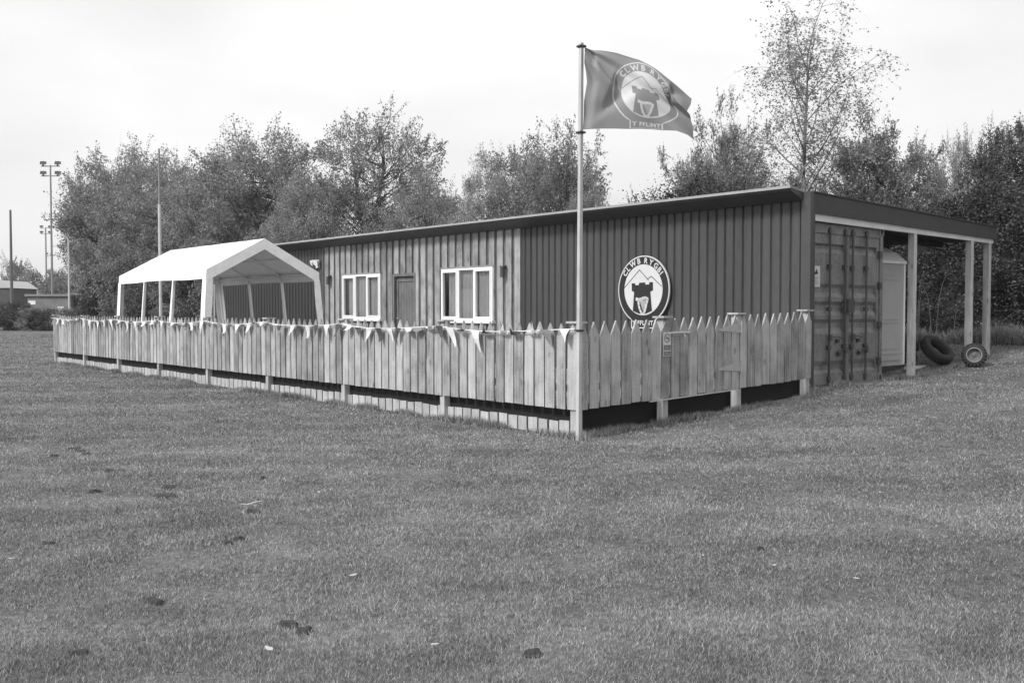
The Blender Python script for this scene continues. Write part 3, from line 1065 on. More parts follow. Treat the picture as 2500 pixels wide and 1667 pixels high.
        part(wf, 'curtain', mb, M['curtain'], fix=False)
    # door set back in a frame, vertical boards
    a, b, z0, z1 = door
    mb = MB()
    mb.box(WR - 0.045, WR + 0.09, a, a + 0.07, z0, z1); mb.box(WR - 0.045, WR + 0.09, b - 0.07, b, z0, z1)
    mb.box(WR - 0.045, WR + 0.09, a + 0.07, b - 0.07, z1 - 0.07, z1)
    part(t, 'door_frame', mb, M['clad_back'])
    dr = part(t, 'door', MB().box(WR + 0.05, WR + 0.085, a + 0.072, b - 0.072, z0, z1 - 0.072), M['door'])
    nb = 6
    bw = (b - a - 0.30) / nb
    for i in range(nb):
        part(dr, 'door_board', MB().box(WR + 0.040, WR + 0.0498, a + 0.15 + i * bw + 0.004, a + 0.15 + (i + 1) * bw - 0.004, z0 + 0.1, z1 - 0.24), M['door'])
    part(dr, 'door_rail', MB().box(WR + 0.03, WR + 0.0498, a + 0.08, b - 0.08, z1 - 0.20, z1 - 0.085), M['door'])
    for x0, x1 in ((a + 0.08, a + 0.148), (b - 0.148, b - 0.08)):
        part(dr, 'door_stile', MB().box(WR + 0.03, WR + 0.0498, x0, x1, z0 + 0.02, z1 - 0.201), M['door'])
    part(dr, 'handle', MB().tube([(WR + 0.02, b - 0.12, 1.30), (WR - 0.01, b - 0.12, 1.30), (WR - 0.01, b - 0.22, 1.30)], 0.009, 6), M['galv'])
    # roof: slab with overhang, bright edge flashing, fascia under it
    def zt(r): return float(np.interp(r, [5.28, 5.72, 12.4], [3.455, 3.40, 3.19]))
    rs = [5.28, 5.72, 8.2, 12.4]
    mb = MB()
    for ra, rb in zip(rs[:-1], rs[1:]):
        mb.hexa([(ra, 0.66, zt(ra) - 0.035), (rb, 0.66, zt(rb) - 0.035), (rb, L3 + 0.2, zt(rb) - 0.035), (ra, L3 + 0.2, zt(ra) - 0.035),
                 (ra, 0.66, zt(ra)), (rb, 0.66, zt(rb)), (rb, L3 + 0.2, zt(rb)), (ra, L3 + 0.2, zt(ra))])
    rf = part(t, 'roof', mb, M['roof'])
    part(rf, 'edge_flashing', MB().box(5.255, 5.279, 0.655, L3 + 0.2, 3.416, 3.458), M['roof_edge'])
    part(rf, 'soffit', MB().hexa([(5.30, 0.67, 3.385), (WR - 0.04, 0.67, 3.25), (WR - 0.04, L3 + 0.19, 3.25), (5.30, L3 + 0.19, 3.385),
                                  (5.30, 0.67, 3.418), (WR - 0.04, 0.67, 3.36), (WR - 0.04, L3 + 0.19, 3.36), (5.30, L3 + 0.19, 3.418)]), M['trim'])
    part(rf, 'header_board', MB().box(WR - 0.039, WR + 0.04, L0, L3, WT + 0.001, 3.36), M['trim'])
    # end fascia over the container and the open bay
    f0 = [(5.74, 3.375, 3.055), (12.42, 3.19, 2.94)]
    (ra, ta, ba), (rb, tb, bb) = f0
    fa = part(t, 'end_fascia', MB().hexa([(ra, 0.55, ba), (rb, 0.55, bb), (rb, 0.59, bb), (ra, 0.59, ba), (ra, 0.55, ta), (rb, 0.55, tb), (rb, 0.59, tb), (ra, 0.59, ta)]), M['fascia'])
    part(fa, 'capping', MB().hexa([(ra, 0.53, ta + 0.001), (rb, 0.53, tb + 0.001), (rb, 0.655, tb + 0.001), (ra, 0.655, ta + 0.001),
                                   (ra, 0.53, ta + 0.02), (rb, 0.53, tb + 0.02), (rb, 0.655, tb + 0.02), (ra, 0.655, ta + 0.02)]), M['fascia'])
    part(t, 'rear_fascia', MB().box(12.381, 12.42, 0.591, L3, 2.94, 3.15), M['fascia'])
    part(t, 'end_beam', MB().hexa([(5.78, 0.595, 2.94), (12.37, 0.595, 2.86), (12.37, 0.655, 2.86), (5.78, 0.655, 2.94),
                                   (5.78, 0.595, 3.10), (12.37, 0.595, 2.98), (12.37, 0.655, 2.98), (5.78, 0.655, 3.10)]), M['beam'])
    # dark lining under the open bay's roof
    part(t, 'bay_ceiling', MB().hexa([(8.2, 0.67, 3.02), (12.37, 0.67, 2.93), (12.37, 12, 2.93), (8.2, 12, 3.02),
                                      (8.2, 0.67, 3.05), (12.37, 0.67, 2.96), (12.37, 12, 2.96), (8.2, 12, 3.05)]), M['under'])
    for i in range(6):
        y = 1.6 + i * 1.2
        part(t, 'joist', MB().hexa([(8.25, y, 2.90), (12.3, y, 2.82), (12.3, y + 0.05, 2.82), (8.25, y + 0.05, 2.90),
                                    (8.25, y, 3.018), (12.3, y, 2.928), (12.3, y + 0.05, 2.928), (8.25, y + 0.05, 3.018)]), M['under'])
    # corner trim
    part(t, 'corner_trim', MB().box(WR - 0.06, WR + 0.035, 0.53, 0.698, 0.22, 3.37), M['trim'])
    part(t, 'corner_trim', MB().box(WR + 0.036, WR + 0.075, 0.53, 0.58, 0.22, 3.05), M['sheet'])
    # lean-to posts
    for r in (9.16, 11.45, 12.24):
        part(t, 'canopy_post', MB().box(r - 0.056, r + 0.056, 0.60, 0.712, gz(r, 0.6) - 0.05, float(np.interp(r, [5.78, 12.37], [2.94, 2.86])) - 0.001), M['pale_post'])
    for r, l in ((12.2, 5.0), (12.2, 9.0)):
        part(t, 'canopy_post', MB().box(r - 0.06, r + 0.06, l, l + 0.12, gz(r, l) - 0.05, 2.82), M['pale_post'])
    return t
clubhouse()

def wall_lantern(l, z, label):
    t = root('wall_lantern', label, 'lamp', WR - 0.03, l, z)
    r = WR - 0.031
    part(t, 'bracket', MB().box(r - 0.03, r, l - 0.03, l + 0.03, z + 0.06, z + 0.14), M['lamp_black'])
    part(t, 'body', MB().tube([(r - 0.09, l, z - 0.12), (r - 0.09, l, z + 0.10)], 0.055, 10), M['lamp_black'])
    part(t, 'lid', MB().tube([(r - 0.09, l, z + 0.101), (r - 0.09, l, z + 0.13)], [0.075, 0.06], 10), M['lamp_black'])
wall_lantern(15.63, 2.33, 'black wall lantern on the timber cladding beside the tent')
wall_lantern(8.08, 2.34, 'black wall lantern on the timber cladding between window and steel cladding')

def twin_flood():
    l, z = 16.33, 2.80
    t = root('twin_floodlight', 'pair of small white floodlights on the clubhouse wall above the tent', 'lamp', WR - 0.04, l, z)
    part(t, 'base', MB().box(WR - 0.09, WR - 0.001, l - 0.06, l + 0.06, z - 0.1, z - 0.02), M['white_plastic'])
    for s in (-1, 1):
        h = part(t, 'head', MB().tube([(WR - 0.06, l + s * 0.06, z - 0.02), (WR - 0.12, l + s * 0.10, z + 0.06), (WR - 0.2, l + s * 0.12, z + 0.03)], [0.02, 0.075, 0.085], 10), M['white_plastic'])
twin_flood()

# deck inside the fence
def deck():
    t = root('deck', 'raised timber deck between the fence and the clubhouse', 'deck', 2.8, 10, 0.2)
    mb = MB()
    n_ = 28
    for i in range(n_):
        a = 0.19 + (WR - 0.25) * i / n_
        part(t, 'deck_board', MB().box(a + 0.003, a + (WR - 0.25) / n_ - 0.003, 0.50, LEN, 0.30, 0.33), M['deck'])
    part(t, 'deck_frame', MB().box(0.19, WR - 0.08, 0.55, LEN - 0.05, 0.05, 0.299), M['void'])  # solid block, under-deck darkness put into its black colour
deck()

# ------------------------------------------------------------------ container
def container():
    r0, r1, lf, z0, z1 = 5.86, 8.14, 0.67, 0.27, 2.925
    t = root('shipping_container', 'dark painted shipping container with locking bars on its end doors', 'container', (r0 + r1) / 2, 3.0, z0)
    # body with corrugated long side
    part(t, 'body', MB().box(r0 + 0.02, r1 - 0.06, lf + 0.16, 6.6, z0 + 0.05, z1 - 0.02), M['cont'])
    mb = MB()
    y = lf + 0.16
    while y < 6.5:
        mb.hexa([(r1 - 0.059, y, z0 + 0.12), (r1 - 0.02, y + 0.04, z0 + 0.12), (r1 - 0.02, y + 0.11, z0 + 0.12), (r1 - 0.059, y + 0.15, z0 + 0.12),
                 (r1 - 0.059, y, z1 - 0.1), (r1 - 0.02, y + 0.04, z1 - 0.1), (r1 - 0.02, y + 0.11, z1 - 0.1), (r1 - 0.059, y + 0.15, z1 - 0.1)])
        y += 0.28
    part(t, 'side_corrugation', mb, M['cont'])
    fr = 0.09
    part(t, 'corner_post', MB().box(r0, r0 + fr, lf, lf + 0.16, z0, z1), M['cont'])
    part(t, 'corner_post', MB().box(r1 - fr, r1, lf, lf + 0.16, z0, z1), M['cont'], label='pale worn edge post')
    part(t, 'header', MB().box(r0 + fr, r1 - fr, lf + 0.005, lf + 0.15, z1 - 0.16, z1 - 0.003), M['cont'])
    part(t, 'door_sill', MB().box(r0 + fr, r1 - fr, lf + 0.005, lf + 0.15, z0 + 0.002, z0 + 0.13), M['cont'])
    for r in (r0 - 0.012, r1 - 0.148):
        for z in (z0 - 0.004, z1 - 0.114):
            c = part(t, 'corner_casting', MB().box(r, r + 0.16, lf - 0.012, lf + 0.17, z, z + 0.118), M['cont'])
            part(c, 'casting_hole', MB().tube([(r + 0.08, lf - 0.0135, z + 0.034), (r + 0.08, lf - 0.0135, z + 0.084)], 0.002, 4), M['void'])
            part(c, 'casting_hole', MB().box(r + 0.052, r + 0.108, lf - 0.0145, lf - 0.0125, z + 0.025, z + 0.095), M['void'])
    # doors: horizontal pressed ribs
    H = z1 - z0
    def zf(y): return z1 - (y - 285) / (1540 - 285) * H
    rib = [(440, 0.0), (455, 0.045), (478, 0.045), (512, 0.0), (752, 0.0), (782, 0.045), (818, 0.045), (857, 0.0), (888, 0.0), (917, 0.045), (958, 0.045),
           (997, 0.0), (1028, 0.0), (1057, 0.045), (1098, 0.045), (1142, 0.0), (1352, 0.0), (1392, 0.045), (1425, 0.045), (1450, 0.0), (1478, 0.0)]
    mid = (r0 + r1) / 2
    zA, zB = zf(360), zf(1478)
    for s, (a, b) in enumerate(((r0 + fr + 0.012, mid - 0.008), (mid + 0.008, r1 - fr - 0.012))):
        lf2 = lf + 0.03
        mb = MB()
        pts = [(zf(372), 0.0)] + [(zf(y), d) for y, d in rib]
        ia, ib = a + 0.075, b - 0.075
        for (za, da), (zb_, db) in zip(pts[:-1], pts[1:]):
            mb.face([(ia, lf2 + da, za), (ib, lf2 + da, za), (ib, lf2 + db, zb_), (ia, lf2 + db, zb_)])
        mb.box(ia, ib, lf2 + 0.05, lf2 + 0.07, zB, zA)
        d = part(t, 'door', mb, M['cont'], fix=False)
        fm = MB()
        fm.box(a, ia, lf2 - 0.006, lf2 + 0.06, zB - 0.03, zA + 0.05); fm.box(ib, b, lf2 - 0.006, lf2 + 0.06, zB - 0.03, zA + 0.05)
        fm.box(ia, ib, lf2 - 0.006, lf2 + 0.06, zf(440), zA + 0.05); fm.box(ia, ib, lf2 - 0.006, lf2 + 0.06, zB - 0.03, zB + 0.012)
        part(d, 'door_frame', fm, M['cont'])
        for q in ((0.50, 0.88), (0.235, 0.71))[0:1]:
            pass
        rods = (a + 0.46, b - 0.10) if s == 0 else (a + 0.12, b - 0.47)
        for rr in rods:
            rod = part(d, 'locking_bar', MB().tube([(rr, lf2 - 0.045, z0 + 0.03), (rr, lf2 - 0.045, z1 - 0.06)], 0.019, 8), M['cont_dark'])
            for z in (z0 + 0.10, z0 + 0.62, z0 + 1.25, z0 + 1.95, z1 - 0.12):
                part(rod, 'bar_bracket', MB().box(rr - 0.04, rr + 0.04, lf2 - 0.06, lf2 - 0.007, z - 0.035, z + 0.035), M['cont_dark'])
        for j, rr in enumerate(rods):
            zh = z0 + (0.78 if j == 0 else 0.56)
            dr = 0.34 if (s == 0 and j == 0) else -0.30 if (s == 1 and j == 1) else (-0.26 if s == 0 else 0.26)
            hd = part(d, 'handle', MB().tube([(rr, lf2 - 0.06, zh), (rr + dr * 0.5, lf2 - 0.075, zh + 0.02), (rr + dr, lf2 - 0.07, zh - 0.01)], 0.012, 6), M['cont_dark'])
            part(hd, 'handle_hub', MB().box(rr - 0.035, rr + 0.035, lf2 - 0.085, lf2 - 0.061, zh - 0.05, zh + 0.05), M['cont_dark'])
            part(hd, 'catch', MB().box(rr + dr * 0.72, rr + dr * 0.72 + 0.06, lf2 - 0.055, lf2 - 0.007, zh - 0.09, zh - 0.03), M['cont_dark'])
        for z in (z0 + 0.35, z0 + 0.98, z0 + 1.66, z1 - 0.45):
            if s == 0: continue
            rh = b - 0.05
            part(d, 'hinge', MB().box(rh, rh + 0.09, lf2 - 0.055, lf2 - 0.007, z - 0.06, z + 0.06), M['cont_dark'])
    # lock box
    part(t, 'lock_box', MB().box(mid - 0.10, mid + 0.09, lf - 0.075, lf + 0.02, z0 + 1.20, z0 + 1.42), M['cont_dark'])
    # warning notice
    nr, nz = r0 + 0.07, 2.05
    nt = root('warning_notice', 'small white warning notice on the container door', 'sign', nr, lf, nz)
    part(nt, 'plate', MB().box(nr - 0.05, nr + 0.19, lf - 0.020, lf - 0.013, nz - 0.17, nz + 0.17), M['sign_white'])
    part(nt, 'pictogram', MB().prism([(nr + 0.02, nz + 0.03), (nr + 0.13, nz + 0.04), (nr + 0.10, nz + 0.09), (nr + 0.09, nz + 0.12), (nr + 0.05, nz + 0.08)],
                                     lambda x, z: (x, lf - 0.0235, z), lambda x, z: (x, lf - 0.0205, z)), M['sign_black'])
    for i in range(5):
        part(nt, 'text_line', MB().box(nr - 0.01, nr + 0.15 - 0.02 * (i % 3), lf - 0.0235, lf - 0.0205, nz - 0.02 - i * 0.027, nz - 0.008 - i * 0.027), M['sign_grey'])
container()

# no smoking plate on the gate post board
def no_smoking():
    r, l, dz = XF(8.55 * X_PITCH)
    z = 1.10
    l -= 0.012
    t = root('no_smoking_sign', 'no smoking sign with crossed circle on the fence by the gate bolt', 'sign', r, l, z)
    part(t, 'plate', MB().box(r - 0.075, r + 0.075, l + 0.000, l + 0.006, z - 0.19, z + 0.12), M['sign_white'])
    ring = MB()
    c_o, c_i = circle(0.058, 32), circle(0.047, 32)
    for i in range(32):
        j = (i + 1) % 32
        ring.face([(r + c_o[i][0], l - 0.002, z + 0.045 + c_o[i][1]), (r + c_o[j][0], l - 0.002, z + 0.045 + c_o[j][1]),
                   (r + c_i[j][0], l - 0.002, z + 0.045 + c_i[j][1]), (r + c_i[i][0], l - 0.002, z + 0.045 + c_i[i][1])])
    part(t, 'prohibition_ring', ring, M['sign_dark'], fix=False)
    bar = MB()
    for q in strip([(-0.037, 0.037), (0.037, -0.037)], 0.012):
        bar.face([(r + x, l - 0.003, z + 0.045 + y) for x, y in q])
    part(t, 'prohibition_bar', bar, M['sign_dark'], fix=False)
    part(t, 'cigarette', MB().box(r - 0.035, r + 0.035, l - 0.0018, l - 0.0005, z + 0.038, z + 0.048), M['sign_black'])
    for z0, z1 in ((-0.11, -0.045), (-0.18, -0.125)):
        p_ = part(t, 'text_panel', MB().box(r - 0.068, r + 0.068, l - 0.002, l - 0.0003, z + z0, z + z1), M['sign_dark'])
        for i in range(2):
            part(p_, 'text_line', MB().box(r - 0.055, r + 0.05 - 0.02 * i, l - 0.0032, l - 0.0022, z + z0 + 0.014 + i * 0.022, z + z0 + 0.022 + i * 0.022), M['sign_grey'])
no_smoking()

# ------------------------------------------------------------------ flagpole and flag
PX, PY = (1413 - 1250) / FPX * 11.17, 11.17
PTOP = 1.5 + (757 - 110) / (FPX / 11.17)
def flagpole():
    t = wroot('flagpole', 'tall squared timber flagpole at the fence corner', 'pole', PX, PY, 0, ANG)
    a = 0.0245
    part(t, 'pole', MB().hexa([(-a, -a, -0.06), (a, -a, -0.06), (a, a, -0.06), (-a, a, -0.06), (-a * .8 + 0.03, -a * .8, PTOP), (a * .8 + 0.03, -a * .8, PTOP), (a * .8 + 0.03, a * .8, PTOP), (-a * .8 + 0.03, a * .8, PTOP)]), M['pole'])
    for z in (PTOP - 0.04, PTOP - 1.02, 1.27):
        part(t, 'tie', MB().tube([(-0.03 + 0.03 * z / PTOP, -0.034, z), (0.034 + 0.03 * z / PTOP, -0.034, z), (0.034 + 0.03 * z / PTOP, 0.034, z), (-0.03 + 0.03 * z / PTOP, 0.034, z), (-0.03 + 0.03 * z / PTOP, -0.034, z)], 0.014, 6), M['lamp_black'])
flagpole()

def flag():
    S = FPX / 11.17
    def w2(x, y):                       # outline measured on the photo, metres from the pole top
        u, v = 1380 + x / 6.03, 90 + y / 6.03
        return np.array([(u - 1250) / S, 1.5 + (757 - v) / S])
    def poly(pts, n_):
        P = np.array([w2(*q) for q in pts])
        d = np.r_[0, np.cumsum(np.hypot(*np.diff(P, axis=0).T))]
        d /= d[-1]
        t = np.linspace(0, 1, n_)
        Q = np.stack([np.interp(t, d, P[:, i]) for i in (0, 1)], 1)
        for _ in range(6):              # soften the corners of the outline
            Q[1:-1] = (Q[:-2] + 2 * Q[1:-1] + Q[2:]) / 4
        return Q
    NU, NV = 300, 200
    top = poly([(275, 205), (500, 240), (740, 295), (900, 350), (1040, 410), (1300, 580), (1530, 765), (1700, 900), (1800, 985)], NU)
    bot = poly([(255, 1380), (500, 1373), (800, 1375), (1280, 1385), (1600, 1420), (1780, 1480), (1880, 1550)], NU)
    lef = poly([(255, 1380), (268, 1200), (272, 960), (312, 690), (295, 560), (268, 430), (275, 205)], NV)
    rig = poly([(1880, 1550), (1852, 1470), (1845, 1370), (1800, 1260), (1735, 1160), (1790, 1060), (1800, 985)], NV)
    s = np.linspace(0, 1, NU)[:, None]
    t = np.linspace(0, 1, NV)[None, :]
    X = np.zeros((NU, NV, 2))
    for i in (0, 1):
        c = (1 - t) * bot[:, i][:, None] + t * top[:, i][:, None] + (1 - s) * lef[:, i][None, :] + s * rig[:, i][None, :]
        c -= (1 - s) * (1 - t) * bot[0, i] + s * (1 - t) * bot[-1, i] + (1 - s) * t * top[0, i] + s * t * top[-1, i]
        X[:, :, i] = c
    def crease(x0, y0, x1, y1, w, amp):
        """soft fold along a line in flag space (s,t)"""
        dx, dy = x1 - x0, y1 - y0
        L = math.hypot(dx, dy)
        a = ((s - x0) * dx + (t - y0) * dy) / L
        b = (-(s - x0) * dy + (t - y0) * dx) / L
        return amp * np.tanh(b / w) * np.exp(-((a - L / 2) / (L * 0.55)) ** 4) * np.exp(-(b / (w * 7)) ** 2)
    D = 0.06 * np.sin(s * 5.2 + 0.8 + t * 0.8) * s + 0.022 * np.sin(s * 11 - t * 3.0 + 1) * np.sqrt(s) + 0.010 * np.sin(s * 21 + t * 6)
    D += crease(0.03, 0.98, 0.30, 0.50, 0.020, 0.045) + crease(0.05, 0.05, 0.10, 0.95, 0.02, 0.035)
    D += crease(0.80, 0.78, 0.98, 0.52, 0.016, -0.075) + crease(0.10, 0.10, 0.45, 0.55, 0.04, 0.02) + crease(0.78, 0.92, 0.80, 0.60, 0.015, 0.04)
    D += crease(0.18, 0.30, 0.27, 0.72, 0.016, -0.035)
    ang_ = np.arctan2(1.02 - t, s * 1.4 + 0.05)   # pull lines fanning out of the upper tie
    D += 0.016 * np.sin(ang_ * 17) * np.exp(-np.hypot(s * 1.4, 1 - t) * 1.5) + 0.006 * np.sin(ang_ * 31 + 2 * s) * s
    D -= 0.22 * s * (t ** 1.3)          # upper fly corner swings towards us
    V = np.zeros((NU, NV, 3))
    V[:, :, 0] = X[:, :, 0]
    V[:, :, 1] = 11.17 + D - D[0, 0]
    V[:, :, 2] = X[:, :, 1]
    # print: rasterise the emblem into flag space
    val = np.full((NU, NV), 0.42)
    A = 1.52                             # flag proportions in print space
    ss = (np.broadcast_to(s, (NU, NV)) - 0.555) / 0.315
    tt = (np.broadcast_to(t, (NU, NV)) - 0.525) / 0.465
    def inside(poly):
        P = np.array(poly)
        res = np.zeros((NU, NV), bool)
        j = len(P) - 1
        for i in range(len(P)):
            xi, yi = P[i]; xj, yj = P[j]
            if yi != yj:
                c = ((yi > tt) != (yj > tt)) & (ss < (xj - xi) * (tt - yi) / (yj - yi) + xi)
                res ^= c
            j = i
        return res
    for nm, polys, tone in LAYERS:
        if nm == 'field':
            v_ = 0.42
        else:
            v_ = {1.0: 0.85, 0.0: 0.42, 0.9: 0.85, 0.45: 0.6}[tone]
        for q in polys:
            P = np.array(q)
            val[inside(q)] = v_
    hem = (s < 0.02) | (t < 0.012) | (t > 0.988) | (s > 0.99)
    val[np.broadcast_to(hem, val.shape)] = 0.36
    base = np.array([PX + 0.03, 11.17, V[0, 0, 2]])
    Vl = (V - base).reshape(-1, 3)
    idx = np.arange(NU * NV).reshape(NU, NV)
    F = np.stack([idx[:-1, :-1], idx[1:, :-1], idx[1:, 1:], idx[:-1, 1:]], -1).reshape(-1, 4)
    me = bpy.data.meshes.new('flag')
    me.from_pydata(Vl.tolist(), [], F.tolist())
    me.polygons.foreach_set('use_smooth', [True] * len(me.polygons))
    at_ = me.attributes.new('print', 'FLOAT', 'POINT')
    at_.data.foreach_set('value', val.reshape(-1).astype(np.float32))
    me.materials.append(M['flag'])
    o = bpy.data.objects.new('flag', me)
    COL.objects.link(o)
    o.location = base
    tag(o, 'grey club flag with tower emblem flying from the flagpole', 'flag')
flag()

# ------------------------------------------------------------------ bunting
def bunting(name, label, l0, l1, zfun, first, rr):
    r = -0.055
    t = root(name, label, 'bunting', r, (l0 + l1) / 2, 1.27, group='bunting strings along the fence')
    n_ = max(8, int((l1 - l0) / 0.25))
    pts = [(r, l0 + (l1 - l0) * i / n_, zfun(l0 + (l1 - l0) * i / n_)) for i in range(n_ + 1)]
    part(t, 'string', MB().tube(pts, 0.0055, 5), M['string'])
    l = first
    i = 0
    q = random.Random(rr)
    while l < l1 - 0.1:
        white = i % 2 == 0
        z = zfun(l) - 0.003
        w, h = q.uniform(0.15, 0.22), q.uniform(0.21, 0.30)
        style = q.random()
        rows, colsn = 5, 4
        # each pennant hangs, twists or is blown up over its string
        if style < 0.38: lift, tw = q.uniform(-0.1, 0.5), q.uniform(-0.5, 0.5)
        elif style < 0.78: lift, tw = q.uniform(0.7, 1.5), q.uniform(-1.2, 1.2)
        else:
            lift, tw = q.uniform(1.8, 2.3), q.uniform(-0.8, 0.8)
            h *= 0.75
        if not white and style < 0.45: h *= 0.75
        side = q.uniform(-0.75, 0.35)
        mb = MB()
        grid = []
        for j in range(rows + 1):
            f = j / rows
            row = []
            hw = w / 2 * (1 - f) * (0.55 + 0.45 * abs(math.cos(tw * f * 1.4)) if True else 1)
            drop = h * f
            ang = lift * (0.35 + 0.65 * f)
            for c in range(colsn + 1):
                e = (c / colsn * 2 - 1)
                bow = 0.02 * math.sin(f * 5 + i) + 0.018 * e * math.sin(tw * 3 * f) + 0.012 * (1 - e * e)
                row.append((r - 0.008 - abs(drop * math.sin(ang)) * (0.45 if lift < 2 else 0.35) - bow * 0.6, l + e * hw + side * drop, z - drop * math.cos(ang) + bow * 0.4))
            grid.append(row)
        for j in range(rows):
            for c in range(colsn):
                a, b, c2, d = grid[j][c], grid[j][c + 1], grid[j + 1][c + 1], grid[j + 1][c]
                if j == rows - 1: mb.face([a, b, c2])
                else: mb.face([a, b, c2, d])
        part(t, 'pennant', mb, M['flag_white' if white else ('flag_mid' if q.random() < 0.3 else 'flag_dark')], smooth=True, fix=False)
        l += 0.285 + q.uniform(-0.05, 0.05)
        i += 1
def zs1(l):
    return 1.285 - 0.055 * abs(math.sin(l / 2.68 * math.pi)) + 0.008 * math.sin(l * 2.3)
def zs2(l):
    x = (l - 4.9) / (LEN - 4.9)
    return 1.295 - 0.055 * abs(math.sin(l / 2.68 * math.pi)) - 0.01 * math.sin(x * math.pi) + 0.006 * math.sin(l * 3.1)
bunting('bunting', 'string of white and dark pennants tied to the flagpole', 0.0, 5.6, zs1, 0.16, 4)
bunting('bunting', 'string of white and dark pennants running behind the tent legs to the far fence end', 5.0, LEN, zs2, 5.75, 9)

# ------------------------------------------------------------------ party tent
def tent():
    ra, rb, rm = 0.50, 3.17, 1.80
    rm = (ra + rb) / 2
    la, lb = 11.84, 17.33
    ze, za, zd = 2.37, 3.09, 0.33
    t = root('party_tent', 'white open-sided party tent standing on the deck', 'tent', rm, (la + lb) / 2, zd)
    NB = 24
    def sag(f):                          # cloth dips between the frames
        return -0.02 * math.sin(f * math.pi * 3) ** 2
    NS = 8
    def slope(s0):
        mb = MB()
        ee = ra if s0 < 0 else rb
        grid = []
        for i in range(NB + 1):
            f = i / NB
            row = []
            for j in range(NS + 1):
                g = j / NS
                r = rm + (ee - rm) * g
                z = za + (ze - za) * g + sag(f) * math.sin(g * math.pi * 0.9 + 0.2) + rnd.uniform(-0.004, 0.004)
                row.append((r, la + (lb - la) * f, z))
            grid.append(row)
        for i in range(NB):
            for j in range(NS):
                mb.face([grid[i][j], grid[i + 1][j], grid[i + 1][j + 1], grid[i][j + 1]])
        return mb
    def thick(o, d=0.006):
        md = o.modifiers.new('thickness', 'SOLIDIFY'); md.thickness = d; md.offset = 0
        return o
    for s in (-1, 1):
        mb = slope(s)
        me_o = part(t, 'roof_panel', mb, M['tent'], smooth=False, fix=False)
        bm = bmesh.new(); bm.from_mesh(me_o.data); bmesh.ops.remove_doubles(bm, verts=bm.verts, dist=1e-4); bm.to_mesh(me_o.data); bm.free()
        me_o.data.polygons.foreach_set('use_smooth', [True] * len(me_o.data.polygons))
        thick(me_o)
    # long valances
    for ee, sg in ((ra, -1), (rb, 1)):
        mb = MB()
        for i in range(NB):
            f0, f1 = i / NB, (i + 1) / NB
            w0 = 0.012 * math.sin(f0 * 23) ; w1 = 0.012 * math.sin(f1 * 23)
            h0 = 0.19 + 0.012 * math.sin(f0 * 9); h1 = 0.19 + 0.012 * math.sin(f1 * 9)
            y0, y1 = la + (lb - la) * f0, la + (lb - la) * f1
            mb.face([(ee, y0, ze + sag(f0) * 0.25), (ee, y1, ze + sag(f1) * 0.25), (ee + sg * (0.02 + w1), y1, ze - h1), (ee + sg * (0.02 + w0), y0, ze - h0)])
        thick(part(t, 'valance', mb, M['tent'], fix=False))
    # gable bands
    for y, d in ((la - 0.012, 1), (lb + 0.012, 1)):
        mb = MB()
        bw = 0.235
        for e in (ra - 0.01, rb + 0.01):
            sgn = -1 if e < rm else 1
            mb.face([(rm, y, za + 0.004), (e, y, ze + 0.004), (e + sgn * 0.012, y, ze - 0.19), (e - sgn * 0.10, y, ze - 0.19), (rm, y, za - bw)])
        thick(part(t, 'gable_band', mb, M['tent'], fix=False), 0.004)
    # frame
    ys = [la + 0.03, la + 1.83, la + 3.66, lb - 0.03]
    for y in ys:
        for ee, sg in ((ra, -1), (rb, 1)):
            e2_ = ee - sg * 0.03
            base = ee + sg * (0.10 if sg < 0 else 0.16)
            lg = part(t, 'leg', MB().tube([(e2_, y, ze - 0.02), (base, y, zd)], 0.021, 8), M['tent_pole'])
            part(t, 'rafter', MB().tube([(e2_, y, ze - 0.045), (rm, y, za - 0.035)], 0.019, 6), M['tent_pole'])
            part(lg, 'foot', MB().box(base - 0.06, base + 0.06, y - 0.06, y + 0.06, zd, zd + 0.01), M['galv'])
    for r, z in ((rm, za - 0.05), (ra + 0.05, ze - 0.07), (rb - 0.05, ze - 0.07)):
        part(t, 'purlin', MB().tube([(r, la + 0.02, z), (r, lb - 0.02, z)], 0.019, 6), M['tent_pole'])
    for g in (0.5,):
        for sg, ee in ((-1, ra), (1, rb)):
            r = rm + (ee - rm) * g; z = za + (ze - za) * g - 0.05
            part(t, 'purlin', MB().tube([(r, la + 0.02, z), (r, lb - 0.02, z)], 0.012, 6), M['tent_pole'])
    # leg sleeves: folded cloth round the corner legs, narrow on the others
    for y, sy in ((la, -1), (lb, 1)):
        for ee, sg in ((ra, -1), (rb, 1)):
            base = ee + sg * (0.10 if sg < 0 else 0.16)
            mb = MB()
            w1, w2 = 0.15, 0.20
            zt_, zb_ = ze - 0.17, zd + 0.15
            yo = y + sy * 0.03
            for f0, f1 in zip(np.linspace(0, 1, 7)[:-1], np.linspace(0, 1, 7)[1:]):
                q0, q1 = [(ee + sg * 0.02 + (base - ee) * f, zt_ + (zb_ - zt_) * f, 0.012 * math.sin(f * 8 + y)) for f in (f0, f1)]
                mb.face([(q0[0], yo, q0[1]), (q0[0] - sg * (w1 + q0[2]), yo, q0[1]), (q1[0] - sg * (w1 + q1[2]), yo, q1[1]), (q1[0], yo, q1[1])])
                mb.face([(q0[0], yo, q0[1]), (q0[0], yo - sy * (w2 + q0[2]), q0[1]), (q1[0], yo - sy * (w2 + q1[2]), q1[1]), (q1[0], yo, q1[1])])
            thick(part(t, 'leg_sleeve', mb, M['tent'], fix=False))
